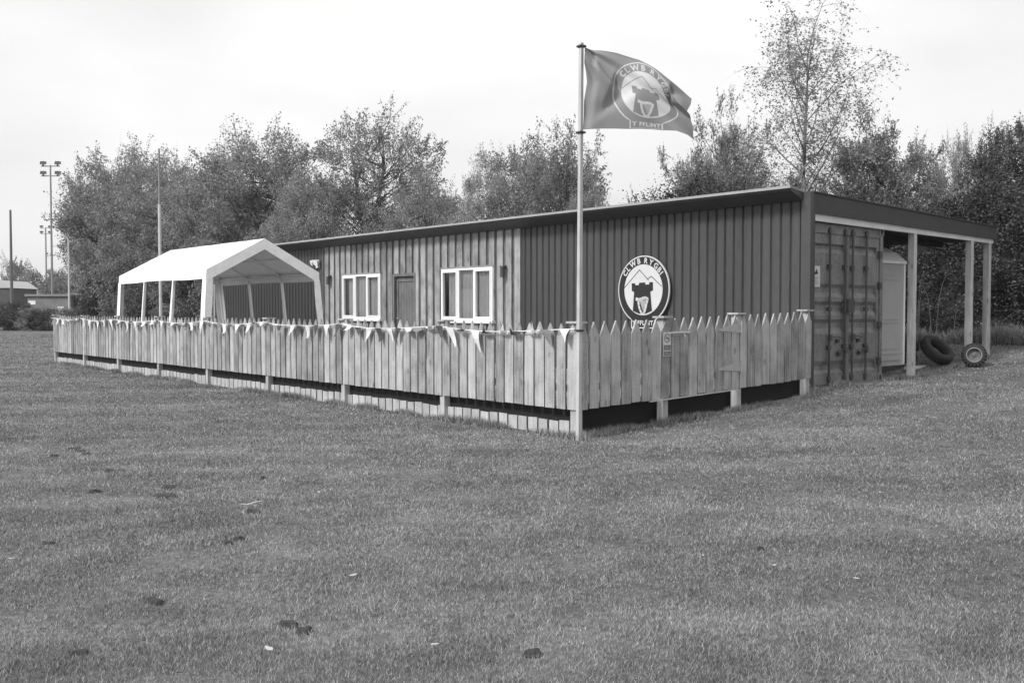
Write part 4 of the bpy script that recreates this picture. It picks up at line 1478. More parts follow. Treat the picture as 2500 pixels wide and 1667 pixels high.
    for y in ys[1:3]:
        for ee, sg in ((ra, -1), (rb, 1)):
            base = ee + sg * (0.10 if sg < 0 else 0.16)
            mb = MB()
            for k_ in (0, 1):
                pass
            wt, wb = 0.05, (0.16 if (y < 14 and sg < 0) else 0.075)
            a0, a1 = (ee + sg * 0.012, ze - 0.17), (base + sg * 0.03, zd + 0.2)
            mb.face([(a0[0], y - wt / 2, a0[1]), (a0[0], y + wt / 2, a0[1]), (a1[0], y + wb * 0.7, a1[1]), (a1[0], y - wb * 0.3, a1[1])])
            thick(part(t, 'leg_sleeve', mb, M['tent'], fix=False), 0.035)
tent()

# ------------------------------------------------------------------ things by the open bay
def portaloo():
    r0, r1, l0, l1 = 9.06, 10.16, 1.34, 2.42
    zb = gz(9.6, 1.4)
    t = root('portable_toilet', 'grey portable toilet with a white domed roof beside the container', 'toilet', (r0 + r1) / 2, (l0 + l1) / 2, zb)
    part(t, 'base', MB().box(r0 - 0.02, r1 + 0.02, l0 - 0.02, l1 + 0.02, zb - 0.06, zb + 0.10), M['lamp_black'])
    part(t, 'cabin', MB().box(r0, r1, l0, l1, zb + 0.101, zb + 2.06), M['loo'])
    d = part(t, 'door', MB().box(r0 + 0.14, r1 - 0.14, l0 - 0.022, l0 - 0.001, zb + 0.2, zb + 1.92), M['loo'])
    for z0, z1 in ((0.32, 0.36), (0.42, 0.46), (0.92, 0.95), (0.98, 1.01), (1.74, 1.78), (1.83, 1.87)):
        part(d, 'rib', MB().box(r0 + 0.24, r1 - 0.24, l0 - 0.034, l0 - 0.0225, zb + z0, zb + z1), M['loo'])
    part(t, 'corner_strip', MB().box(r1 - 0.05, r1 + 0.012, l0 - 0.03, l0 + 0.06, zb + 0.11, zb + 2.05), M['loo_roof'])
    part(t, 'corner_strip', MB().box(r0 - 0.012, r0 + 0.05, l0 - 0.03, l0 + 0.06, zb + 0.11, zb + 2.05), M['loo_roof'])
    mb = MB()
    rows = [(0.04, 2.061), (0.04, 2.11), (0.0, 2.16), (-0.10, 2.28), (-0.24, 2.38), (-0.40, 2.43)]
    prev = None
    for o_, z in rows:
        ring = [(r0 - o_, l0 - o_, zb + z), (r1 + o_, l0 - o_, zb + z), (r1 + o_, l1 + o_, zb + z), (r0 - o_, l1 + o_, zb + z)]
        if prev:
            for i in range(4):
                j = (i + 1) % 4
                mb.face([prev[i], prev[j], ring[j], ring[i]])
        else:
            mb.face(ring)
        prev = ring
    mb.face(prev)
    part(t, 'roof', mb, M['loo_roof'])
portaloo()

def tyre_parts(R, w, tread):
    """tyre lying around the local z axis, meshes about the origin"""
    mb = MB()
    prof = [(R * 0.60, -w * 0.42), (R * 0.72, -w * 0.5), (R * 0.92, -w * 0.48), (R, -w * 0.32), (R, w * 0.32), (R * 0.92, w * 0.48), (R * 0.72, w * 0.5), (R * 0.60, w * 0.42)]
    n_ = 40
    b = 0
    for i in range(n_):
        a = 2 * math.pi * i / n_
        for q, z in prof: mb.v.append((q * math.cos(a), q * math.sin(a), z))
    m_ = len(prof)
    for i in range(n_):
        for j in range(m_):
            j2 = (j + 1) % m_
            i2 = (i + 1) % n_
            mb.f.append((i * m_ + j, i2 * m_ + j, i2 * m_ + j2, i * m_ + j2))
    tb = MB()
    if tread:
        for i in range(tread):
            for s in (-1, 1):
                a = 2 * math.pi * (i + (0.5 if s > 0 else 0)) / tread
                da = 2 * math.pi / tread * 0.28
                def P(q, aa, z): return (q * math.cos(aa), q * math.sin(aa), z)
                z0, z1 = s * w * 0.02, s * w * 0.47
                tb.hexa([P(R * 0.96, a - da, z0), P(R * 0.96, a + da, z0), P(R * 0.93, a + da, z1), P(R * 0.93, a - da, z1),
                         P(R * 1.14, a - da * .8, z0), P(R * 1.14, a + da * .8, z0), P(R * 1.11, a + da * .8, z1), P(R * 1.11, a - da * .8, z1)])
    return mb, tb

def tyre(label, r, l, R, w, rot, tread=0, wheel=False, lift=None):
    t = root('tyre', label, 'tyre', r, l, gz(r, l), group='old tyres in the open bay')
    e = Vector((0, 0, 1)).rotation_difference(Vector(rot).normalized()).to_matrix()
    mb, tb = tyre_parts(R, w, tread)
    allv = [e @ Vector(q) for q in mb.v + tb.v]
    dz = (-min(q.z for q in allv) - 0.012) if lift is None else lift
    def place(m_):
        m_.v = [tuple(e @ Vector(q) + Vector((r, l, ORI[t][2] + dz))) for q in m_.v]
        return m_
    part(t, 'casing', place(mb), M['rubber'], smooth=True)
    if tb.v: part(t, 'tread', place(tb), M['rubber'])
    if wheel:
        d = MB()
        rows = [(0.0, w * 0.12), (R * 0.16, w * 0.12), (R * 0.20, w * 0.05), (R * 0.45, -w * 0.02), (R * 0.56, w * 0.30), (R * 0.61, w * 0.40)]
        n_ = 32
        for i in range(n_):
            a = 2 * math.pi * i / n_
            for q, z in rows: d.v.append((q * math.cos(a), q * math.sin(a), z))
        for i in range(n_):
            for j in range(len(rows) - 1):
                i2 = (i + 1) % n_
                m_ = len(rows)
                d.f.append((i * m_ + j, i2 * m_ + j, i2 * m_ + j + 1, i * m_ + j + 1))
        part(t, 'wheel_disc', place(d), M['rim'], smooth=True)
        rg = MB()
        rg.tube([(R * 0.66 * math.cos(2 * math.pi * i / 40), R * 0.66 * math.sin(2 * math.pi * i / 40), w * 0.47) for i in range(41)], R * 0.05, 6, cap=False)
        part(t, 'rim_flange', place(rg), M['rim_edge'], smooth=True)
    return t
def face_cam(r, l):
    p = W(r, l)
    return math.atan2(-p.x, p.y)            # heading of the view ray, world
# small chunky wheel standing upright with its face to the pitch
tyre('small tyre with chunky tread and a pale rim standing on its edge', 10.65, 0.18, 0.20, 0.17, (-0.90, -0.42, 0.10), tread=20, wheel=True)
tyre('large worn tyre leaning against the stack under the canopy', 10.75, 0.95, 0.34, 0.20, (-0.10, -0.70, 0.70))
tyre('worn tyre lying flat at the bottom of the stack', 10.75, 1.75, 0.36, 0.22, (0.03, 0, 1))
tyre('worn tyre lying flat on top of the stack', 10.80, 1.72, 0.35, 0.21, (-0.03, 0.02, 1), lift=0.325)

def planks():
    for i, (r, l, a, ln, lab) in enumerate(((10.15, 1.05, 0.15, 1.0, 'pale plank lying on the grass beside the portable toilet'),)):
        z = gz(r, l)
        mb = MB()
        c, s = math.cos(a), math.sin(a)
        q = [(-ln / 2, -0.07), (ln / 2, -0.07), (ln / 2, 0.07), (-ln / 2, 0.07)]
        p_ = [(r + x * c - y * s, l + x * s + y * c) for x, y in q]
        mb.hexa([(x, y, z - 0.01) for x, y in p_] + [(x, y, z + 0.035) for x, y in p_])
        solo('plank', mb, M['pale_post'], lab, 'plank', r, l, z)
    # white rails of a stacked barrier behind the first canopy post
    r, l = 11.3, 2.9
    z = gz(r, l)
    t = root('barrier', 'pale barrier with two rails standing at the back of the open bay', 'barrier', r, l, z)
    for zz in (1.36, 1.47):
        part(t, 'rail', MB().box(r - 0.75, r + 0.55, l - 0.02, l + 0.02, zz, zz + 0.06), M['pale_post'])
    for x in (-0.7, 0.5):
        part(t, 'upright', MB().box(r + x - 0.03, r + x + 0.03, l + 0.021, l + 0.06, z - 0.03, 1.55), M['pole_dark'])
planks()

# ------------------------------------------------------------------ litter on the turf
def grd(u, v):
    """photo position on the flat turf -> x, y"""
    d = HC * FPX / (v - 757.0)
    return (u - 1250) / FPX * d, d
def litter():
    q = random.Random(3)
    spots = [(1475, 1056, 0.06), (776, 1208, 0.035), (859, 1416, 0.045), (20, 1374, 0.03), (2153, 1208, 0.03), (1791, 1059, 0.04), (1895, 1391, 0.03),
             (2098, 1424, 0.025), (650, 1601, 0.05), (2352, 1052, 0.04), (2495, 1140, 0.03), (1060, 1590, 0.03), (1720, 1366, 0.02)]
    for i, (u, v, s) in enumerate(spots):
        x, y = grd(u, v)
        mb = MB()
        a = q.uniform(0, 6.28)
        s *= 0.7
        pts = [(-1, 0), (-0.4, 0.38), (0.3, 0.42), (1, 0.05), (0.35, -0.36), (-0.45, -0.33)]
        P = [(s * (px * math.cos(a) - py * math.sin(a)), s * (px * math.sin(a) + py * math.cos(a))) for px, py in pts]
        zz = [0.022 + q.uniform(0, 0.02) for _ in P]
        mb.prism(list(zip([p[0] for p in P], [p[1] for p in P])), lambda px, py: (px, py, 0.018 + 0.25 * abs(px) * 0.6), lambda px, py: (px, py, 0.021 + 0.25 * abs(px) * 0.6))
        r, l = RL(x, y)
        o = bpy.data.objects.new('fallen_leaf', mb.mesh('fallen_leaf', M['leaf_litter']))
        COL.objects.link(o); o.location = (x, y, gz(r, l))
        tag(o, 'pale fallen leaf lying on the mown grass', 'leaf', 'fallen leaves on the grass')
    x, y = grd(606, 1241)
    mb = MB().tube([(-0.07, 0, 0.03), (-0.02, 0.01, 0.022), (0.03, 0, 0.04), (0.09, 0.02, 0.05)], [0.004, 0.006, 0.006, 0.003], 6)
    o = bpy.data.objects.new('twig', mb.mesh('twig', M['leaf_litter'])); COL.objects.link(o); o.location = (x, y, 0)
    tag(o, 'bent white twig lying on the grass', 'twig')
    clods = [(178, 1096, .10), (192, 1102, .09), (205, 1108, .06), (130, 1113, .08), (410, 1190, .10), (405, 1212, .12), (265, 1150, .06), (225, 1200, .06), (362, 1471, .07), (375, 1478, .05),
             (578, 1317, .05), (552, 1329, .04), (640, 1188 - 20, .03), (110, 1330, .06), (615, 1240 + 10, .08), (188, 1602, .05), (700, 1530, .06), (740, 1545, .05), (1860, 1343, .04), (1300, 1602, .05)]
    for i, (u, v, s) in enumerate(clods):
        x, y = grd(u, v)
        s *= 0.75
        mb = MB()
        n_ = 9
        top = []
        ring0, ring1 = [], []
        for j in range(n_):
            a = 2 * math.pi * j / n_
            k_ = q.uniform(0.45, 1.4)
            ring0.append((s * 1.2 * k_ * math.cos(a), s * 0.8 * k_ * math.sin(a), -0.01))
            ring1.append((s * 0.75 * k_ * math.cos(a), s * 0.5 * k_ * math.sin(a), q.uniform(0.008, 0.02)))
        for j in range(n_):
            j2 = (j + 1) % n_
            mb.face([ring0[j], ring0[j2], ring1[j2], ring1[j]])
            mb.face([ring1[j], ring1[j2], (0, 0, 0.016)])
        o = bpy.data.objects.new('mud_clod', mb.mesh('mud_clod', M['mud']))
        COL.objects.link(o); o.location = (x, y, 0)
        tag(o, 'dark clod of mud kicked up from the grass', 'mud', 'mud clods on the pitch')
litter()

# ------------------------------------------------------------------ trees
def grow(seed, n1, n2, n3, leafper, f0, shape, elev, curve, spread, leaf, jit, l2=0.42, l3=0.2, droop=0.0, trunk_r=0.022, forks=1, twig_tubes=False, top=0.86, mats=None):
    """unit-height tree: returns trunk mesh (trunk, limbs, branches) and crown mesh (leaf faces)"""
    rg = np.random.default_rng(seed)
    tb = MB()
    pts_leaf = []
    def path(p, d, L, n_, bend, wob):
        out = [np.array(p, float)]
        d = np.array(d, float)
        for i in range(n_):
            d = d + np.array([0, 0, bend / n_]) + rg.normal(0, wob, 3)
            d /= np.linalg.norm(d)
            out.append(out[-1] + d * L / n_)
        return np.array(out)
    stems = []
    for fk in range(forks):
        a = rg.uniform(0, 6.28)
        tilt = 0.05 if forks == 1 else rg.uniform(0.2, 0.5)
        a = fk * 6.28 / forks + rg.uniform(-0.4, 0.4)
        P = path((0.012 * math.cos(a) * (forks > 1), 0.012 * math.sin(a) * (forks > 1), -0.01), (math.cos(a) * tilt, math.sin(a) * tilt, 1), top * rg.uniform(0.88, 1.0) if forks > 1 else top, 11, 0.05, 0.035)
        tb.tube(P, list(np.linspace(trunk_r, trunk_r * 0.12, len(P))), 7)
        stems.append(P)
    for si, P in enumerate(stems):
        m1 = max(3, n1 // forks)
        for i in range(m1):
            f = f0 + (1 - f0) * (i + rg.random()) / m1
            x = f * (len(P) - 1)
            k_ = min(int(x), len(P) - 2)
            p = P[k_] + (P[k_ + 1] - P[k_]) * (x - k_)
            g = (f - f0) / (1 - f0)
            L = spread * shape(g) * rg.uniform(0.6, 1.25)
            az = i * 2.4 + rg.uniform(-0.5, 0.5) + si * 1.7
            el = elev + (1.15 - elev) * g ** 2 * 0.7 + rg.uniform(-0.2, 0.2)
            d = (math.cos(az) * math.cos(el), math.sin(az) * math.cos(el), math.sin(el))
            B = path(p, d, L, 6, curve, 0.10)
            r1 = max(0.0022, trunk_r * 0.42 * (1 - 0.75 * f))
            tb.tube(B, list(np.linspace(r1, r1 * 0.25, len(B))), 5, cap=False)
            for j in range(n2):
                fj = 0.18 + 0.82 * (j + rg.random()) / n2
                x = fj * 6
                k_ = min(int(x), 5)
                p2 = B[k_] + (B[k_ + 1] - B[k_]) * (x - k_)
                dm = B[k_ + 1] - B[k_]
                dm /= np.linalg.norm(dm)
                dv = dm * 0.55 + rg.normal(0, 0.55, 3) + np.array([0, 0, 0.1])
                dv /= np.linalg.norm(dv)
                C2 = path(p2, dv, L * l2 * rg.uniform(0.6, 1.2) * (1.15 - 0.5 * fj), 4, curve * 0.5 - droop, 0.14)
                r2 = r1 * 0.38
                tb.tube(C2, list(np.linspace(r2, r2 * 0.3, len(C2))), 3, cap=False)
                for q in range(n3):
                    x = rg.uniform(0.25, 1) * 4
                    k_ = min(int(x), 3)
                    p3 = C2[k_] + (C2[k_ + 1] - C2[k_]) * (x - k_)
                    dv = rg.normal(0, 0.6, 3) + (C2[-1] - C2[0]) / (np.linalg.norm(C2[-1] - C2[0]) + 1e-6) * 0.6
                    dv[2] -= droop * 1.6
                    dv /= np.linalg.norm(dv)
                    L3 = spread * l3 * rg.uniform(0.5, 1.2)
                    T = path(p3, dv, L3, 3, -droop * 2.0, 0.12)
                    if twig_tubes:
                        tb.tube(T, [r2 * 0.3, r2 * 0.22, r2 * 0.18, r2 * 0.12], 3, cap=False)
                    x = rg.random(leafper) * 3
                    k2 = np.minimum(x.astype(int), 2)
                    pl = T[k2] + (T[k2 + 1] - T[k2]) * (x - k2)[:, None] + rg.normal(0, jit, (leafper, 3))
                    pts_leaf.append(pl)
    pl = np.concatenate(pts_leaf)
    return tb, pl, rg

def leaf_quads(pl, size, rg, flat=0.0, asp=0.6):
    n_ = len(pl)
    a = rg.normal(0, 1, (n_, 3)); a[:, 2] *= (1 - flat)
    a /= np.linalg.norm(a, axis=1)[:, None]
    b = rg.normal(0, 1, (n_, 3)); b[:, 2] *= (1 - flat)
    b -= (a * b).sum(1)[:, None] * a
    b /= np.linalg.norm(b, axis=1)[:, None]
    s = size * rg.uniform(0.6, 1.35, n_)[:, None]
    V = np.zeros((n_, 4, 3))
    V[:, 0] = pl - a * s * 0.5
    V[:, 1] = pl + b * s * 0.5 * asp
    V[:, 2] = pl + a * s * 0.5
    V[:, 3] = pl - b * s * 0.5 * asp
    return V

def rnd_shape(g): return 0.30 + 0.70 * math.sin(math.pi * min(1, 0.22 + 0.52 * g))
def cone_shape(g): return 1.02 - 0.93 * g
def bowl_shape(g): return 0.55 + 0.45 * math.sin(math.pi * (0.1 + 0.7 * g))

def clumpy(seed, n, leafper, crad, leaf, env=(0.36, 0.42), zc=0.56, zlo=0.14, shell=0.75, trunk_r=0.02, lump=0.22, sprig=3, forks=3, gap=0.0, taper=0.0):
    """unit-height broadleaf tree: limbs run to leaf clumps spread through an uneven rounded crown"""
    rg = np.random.default_rng(seed)
    tb = MB()
    cl = []
    ph = rg.uniform(0, 6.28, 8)
    while len(cl) < n:
        d = rg.normal(0, 1, 3); d /= (np.abs(d) ** 2.6).sum() ** (1 / 2.6)
        if rg.random() < 0.25: rad = rg.uniform(0.2, 0.8)
        else: rad = rg.uniform(shell, 1.0)
        az = math.atan2(d[1], d[0])
        bump = 1 + lump * (math.sin(3 * az + ph[0] + 2 * d[2]) * 0.5 + math.sin(5 * az + ph[1] - 4 * d[2]) * 0.3 + math.sin(7 * d[2] + ph[2] + 2 * az) * 0.45)
        p = np.array([d[0] * env[0], d[1] * env[0], d[2] * env[1]]) * rad * bump + np.array([0, 0, zc])
        p[:2] *= 1 - taper * max(0.0, (p[2] - 0.15) / 0.85)
        if p[2] < zlo: continue
        cl.append(p)
    stems = []
    for fk in range(forks):
        a = fk * 6.28 / forks + rg.uniform(-0.4, 0.4)
        P = [np.array([0, 0, -0.01])]
        tl = rg.uniform(0.05, 0.16)
        H = zc + env[1] * rg.uniform(0.45, 0.7)
        for i in range(1, 9):
            f = i / 8
            P.append(np.array([math.cos(a) * tl * f ** 1.3, math.sin(a) * tl * f ** 1.3, H * f]) + rg.normal(0, 0.008, 3))
        tb.tube(P, list(np.linspace(trunk_r, trunk_r * 0.2, 9)), 7)
        stems.append(np.array(P))
    pts = []
    for c in cl:
        S = stems[rg.integers(forks)]
        tgt = max(0.08, c[2] - 0.5 * math.hypot(c[0], c[1]) - 0.05)
        k_ = int(np.argmin(np.abs(S[:, 2] - tgt)))
        p0 = S[k_]
        mid = p0 * 0.45 + c * 0.55 + np.array([0, 0, -0.02]) + rg.normal(0, 0.015, 3)
        r1 = trunk_r * 0.28
        tb.tube([p0, (p0 + mid) / 2 + rg.normal(0, 0.008, 3), mid, c], [r1, r1 * 0.7, r1 * 0.45, r1 * 0.15], 4, cap=False)
        cr = crad * rg.uniform(0.65, 1.3)
        m_ = int(leafper * rg.uniform(0.7, 1.3))
        d = rg.normal(0, 1, (m_, 3)); d /= np.linalg.norm(d, axis=1)[:, None]
        rad = cr * rg.random(m_) ** 0.45
        if gap: rad *= (1 + gap * np.sin(d[:, 0] * 7 + ph[3]) * np.sin(d[:, 1] * 7 + ph[4]))
        pts.append(c + d * rad[:, None] * np.array([1, 1, 0.8]))
        out = (c - np.array([0, 0, zc - 0.1])); out /= np.linalg.norm(out) + 1e-6
        for q in range(sprig):
            dv = out * 0.8 + rg.normal(0, 0.5, 3) + np.array([0, 0, 0.12]); dv /= np.linalg.norm(dv)
            L = cr * rg.uniform(1.0, 1.9)
            x = rg.random(16)[:, None]
            pts.append(c + dv * L * (0.45 + 0.55 * x) + rg.normal(0, cr * 0.11, (16, 3)))
            tb.tube([c, c + dv * L * 0.5, c + dv * L * 0.97], [r1 * 0.2, r1 * 0.14, r1 * 0.07], 3, cap=False)
    return tb, np.concatenate(pts), rg

PROTO = {}
def proto(name, leafmat_, barkmat, leaf, **kw):
    tb, pl, rg = clumpy(leaf=leaf, **kw) if 'crad' in kw else grow(leaf=leaf, **kw)
    tm = tb.mesh('trunk', barkmat, smooth=True, fix=False)
    zmax = np.percentile(pl[:, 2], 99.97)
    V = leaf_quads(pl, leaf, rg)
    cm = quad_cloud('crown', V, leafmat_)
    wid = np.percentile(np.hypot(pl[:, 0], pl[:, 1]), 96)
    PROTO[name] = (tm, cm, zmax, wid)

base = dict(n1=22, n2=7, n3=7, leafper=16, f0=0.16, shape=rnd_shape, elev=0.35, curve=0.25, spread=0.34, jit=0.022, top=0.74)
proto('dense_a', M['leaf_mid'], M['bark'], 0.0125, seed=1, n=190, leafper=300, crad=0.08)
proto('dense_b', M['leaf_mid'], M['bark'], 0.0125, seed=2, n=180, leafper=300, crad=0.082, zlo=0.08, env=(0.38, 0.45), zc=0.52)
proto('dense_c', M['leaf_pale'], M['bark'], 0.0115, seed=3, n=190, leafper=320, crad=0.08, zlo=0.06, env=(0.42, 0.45), zc=0.5, lump=0.28)
proto('airy_a', M['leaf_mid'], M['bark'], 0.0105, seed=4, n=150, leafper=150, crad=0.058, zlo=0.24, env=(0.38, 0.37), zc=0.62, shell=0.5, sprig=5, gap=0.3, trunk_r=0.016, lump=0.25)
proto('airy_b', M['leaf_mid'], M['bark'], 0.0135, seed=5, n=120, leafper=120, crad=0.066, zlo=0.12, env=(0.36, 0.42), zc=0.55, shell=0.45, sprig=6, gap=0.3, lump=0.3, forks=4)
proto('birch', M['leaf_birch'], M['birch_bark'], 0.0078, **{**base, 'seed': 6, 'n1': 26, 'n2': 8, 'n3': 7, 'f0': 0.22, 'leafper': 9, 'spread': 0.25, 'elev': 0.75, 'curve': 0.2, 'droop': 0.45, 'trunk_r': 0.012, 'jit': 0.006, 'l3': 0.42, 'twig_tubes': True, 'forks': 1, 'top': 0.95})
proto('dark', M['leaf_dark'], M['bark'], 0.013, seed=7, n=150, leafper=270, crad=0.08, zlo=0.06, env=(0.38, 0.45), zc=0.5)
proto('conifer', M['leaf_dark'], M['bark'], 0.0115, seed=8, n=170, leafper=170, crad=0.062, zlo=0.04, env=(0.34, 0.5), zc=0.5, shell=0.5, sprig=7, gap=0.4, lump=0.34, forks=1, taper=0.72)
proto('shrub', M['leaf_mid'], M['bark'], 0.035, seed=9, n=60, leafper=230, crad=0.15, zlo=0.02, env=(0.5, 0.5), zc=0.4, forks=4, trunk_r=0.03)
proto('shrub_b', M['leaf_dark'], M['bark'], 0.035, seed=10, n=60, leafper=230, crad=0.15, zlo=0.02, env=(0.5, 0.5), zc=0.4, forks=4, trunk_r=0.03)

def tree(name, kind, u, depth, ytop, half, rz, label, cat='tree', group='trees behind the clubhouse', zb=None):
    """u: photo column of the trunk, depth: metres away, ytop: row of the crown's top, half: half width of the crown in photo pixels"""
    tm, cm, zmax, wid = PROTO[kind]
    x, y = at(u, depth)
    r, l = RL(x, y)
    z0 = gz(r, l) if zb is None else zb
    s = FPX / depth
    h = HC + (757 - ytop) / s - z0
    sz = h / zmax
    sxy = half / s / wid
    t = bpy.data.objects.new(name, None)
    COL.objects.link(t)
    t.location = (x, y, z0)
    t.rotation_euler = (0, 0, rz)
    t.scale = (sxy, sxy, sz)
    tag(t, label, cat, group)
    for nm, me in (('trunk', tm), ('crown', cm)):
        o = bpy.data.objects.new(nm, me)
        COL.objects.link(o)
        o.parent = t
    return t

tree('broadleaf_tree', 'dense_a', 318, 82, 340, 150, 0.3, 'bushy tree at the end of the row beyond the tent, next to the sheds')
tree('broadleaf_tree', 'dense_b', 250, 84, 425, 78, 2.0, 'smaller ragged tree beside the low sheds, edge of the tree row')
tree('broadleaf_tree', 'dense_b', 415, 60, 365, 170, 1.1, 'lower bushy tree behind the tall bare goal post')
tree('broadleaf_tree', 'dense_c', 545, 56, 315, 185, 4.4, 'broad pale bushy tree standing right above the tent roof')
tree('broadleaf_tree', 'dense_a', 665, 52, 298, 185, 5.1, 'tall bushy tree just behind the tent ridge, taller than its pale neighbour')
tree('broadleaf_tree', 'airy_a', 910, 47, 270, 195, 0.9, 'open-crowned tree with visible forked limbs above the timber cladding')
tree('broadleaf_tree', 'dense_c', 755, 47, 400, 140, 2.6, 'low pale tree filling the gap below the open-crowned tree')
tree('broadleaf_tree', 'dense_b', 1040, 43, 415, 140, 3.0, 'low dense tree above the roof over the clubhouse door')
tree('broadleaf_tree', 'dense_c', 1205, 39, 355, 135, 0.4, 'pale medium tree above the roof over the larger window')
tree('broadleaf_tree', 'dense_a', 1330, 38, 312, 165, 1.9, 'full-crowned tree partly behind the flagpole')
tree('broadleaf_tree', 'airy_b', 1360, 36, 290, 130, 3.6, 'loose ragged tree rising above its neighbours behind the flagpole')
tree('broadleaf_tree', 'dense_c', 1440, 35, 420, 75, 5.5, 'low pale tree right behind the flagpole')
tree('bush', 'shrub', 1555, 36, 462, 70, 5.5, 'low pale bush in the gap of the tree row below the flag', 'bush')
tree('broadleaf_tree', 'airy_b', 1712, 33, 290, 112, 3.3, 'loose leafy tree just beyond the fly end of the flag')
tree('broadleaf_tree', 'airy_b', 1780, 31, 215, 105, 0.2, 'upright leafy tree between the flag and the birch')
tree('broadleaf_tree', 'dense_b', 1755, 34, 360, 125, 4.1, 'dense tree behind the two loose leafy ones')
tree('broadleaf_tree', 'dark', 1850, 34, 395, 80, 4.1, 'dark dense tree behind the foot of the birch')
tree('birch_tree', 'birch', 1962, 29.5, -20, 190, 2.2, 'tall slender birch with drooping twigs rising above all other trees')
tree('broadleaf_tree', 'airy_b', 2100, 30, 252, 155, 5.0, 'spreading tree above the end of the clubhouse roof')
tree('broadleaf_tree', 'dense_c', 1985, 31, 375, 125, 1.4, 'pale bushy tree beneath the birch')
tree('broadleaf_tree', 'dense_a', 2165, 30, 300, 140, 2.8, 'full bushy tree above the open bay roof')
tree('broadleaf_tree', 'airy_a', 2345, 36, 315, 70, 3.9, 'thin pale-twigged tree behind the conifers')
tree('conifer_tree', 'conifer', 2405, 26, 315, 105, 0.7, 'dark conifer standing behind the hedge past the last canopy post')
tree('conifer_tree', 'conifer', 2520, 25, 290, 150, 2.5, 'larger dark conifer with a broad spread beside the other conifer')
tree('broadleaf_tree', 'airy_a', 2500, 33, 275, 105, 4.7, 'pale open tree behind the larger conifer')
tree('broadleaf_tree', 'dark', 2660, 24, 340, 130, 1.0, 'dark dense tree beyond the larger conifer')
# far shrubs on the left
fg = 'bushes along the far side of the pitch'
tree('bush', 'shrub', 40, 130, 618, 42, 0.5, 'tall slim bush by the far pavilion', 'bush', fg, 0)
tree('bush', 'shrub', 120, 120, 640, 60, 1.5, 'rounded bush behind the floodlight columns', 'bush', fg, 0)
tree('bush', 'shrub', 185, 125, 650, 60, 2.5, 'rounded bush between floodlight and tree row', 'bush', fg, 0)
tree('bush', 'shrub', -60, 125, 640, 60, 3.5, 'bush behind the far pavilion', 'bush', fg, 0)
bg = 'bushes on the overgrown bank'
BANK = [(-60, 726, 'dark scrub bush on the bank in front of the pavilion end'), (-15, 735, 'paler scrub bush on the bank below the pavilion wall'),
        (35, 728, 'dark scrub bush on the bank at the foot of the dark bare pole'), (80, 742, 'paler scrub bush on the bank in front of the grey shed notice'),
        (120, 748, 'dark scrub bush on the bank below the floodlight mast'), (165, 744, 'paler scrub bush on the bank where the two sheds meet'),
        (205, 738, 'dark scrub bush on the bank at the foot of the lamp post'), (250, 728, 'paler scrub bush on the bank under the edge of the tree row'),
        (290, 720, 'dark scrub bush on the bank behind the rear tent leg')]
for i, (u, yt, lab) in enumerate(BANK):
    tree('bush', ('shrub_b', 'shrub')[i % 2], u, 73 - 0.3 * i, yt, 44, i * 1.3, lab, 'bush', bg, 0)
hg = 'understorey bushes behind tent and clubhouse'
UND = [(270, 62, 640, 'dark understorey bush left of the rear tent leg'), (330, 60, 655, 'mid grey understorey bush seen between the rear tent legs'),
       (390, 58, 640, 'dark understorey bush behind the foot of the goal post'), (450, 56, 650, 'mid grey understorey bush seen between goal post and front tent leg'),
       (510, 54, 640, 'dark understorey bush behind the front corner leg of the tent'), (560, 52, 560, 'mid grey understorey bush just above the tent roof edge'),
       (640, 50, 560, 'dark understorey bush behind the tent ridge end'), (720, 48, 540, 'mid grey understorey bush above the roof by the twin floodlights'),
       (800, 46, 540, 'dark understorey bush above the roof over the smaller window'), (880, 45, 530, 'mid grey understorey bush below the open-crowned tree')]
for i, (u, dp, yt, lab) in enumerate(UND):
    tree('bush', ('shrub_b', 'shrub')[i % 2], u, dp, yt, 75, i * 0.9, lab, 'bush', hg, 0)

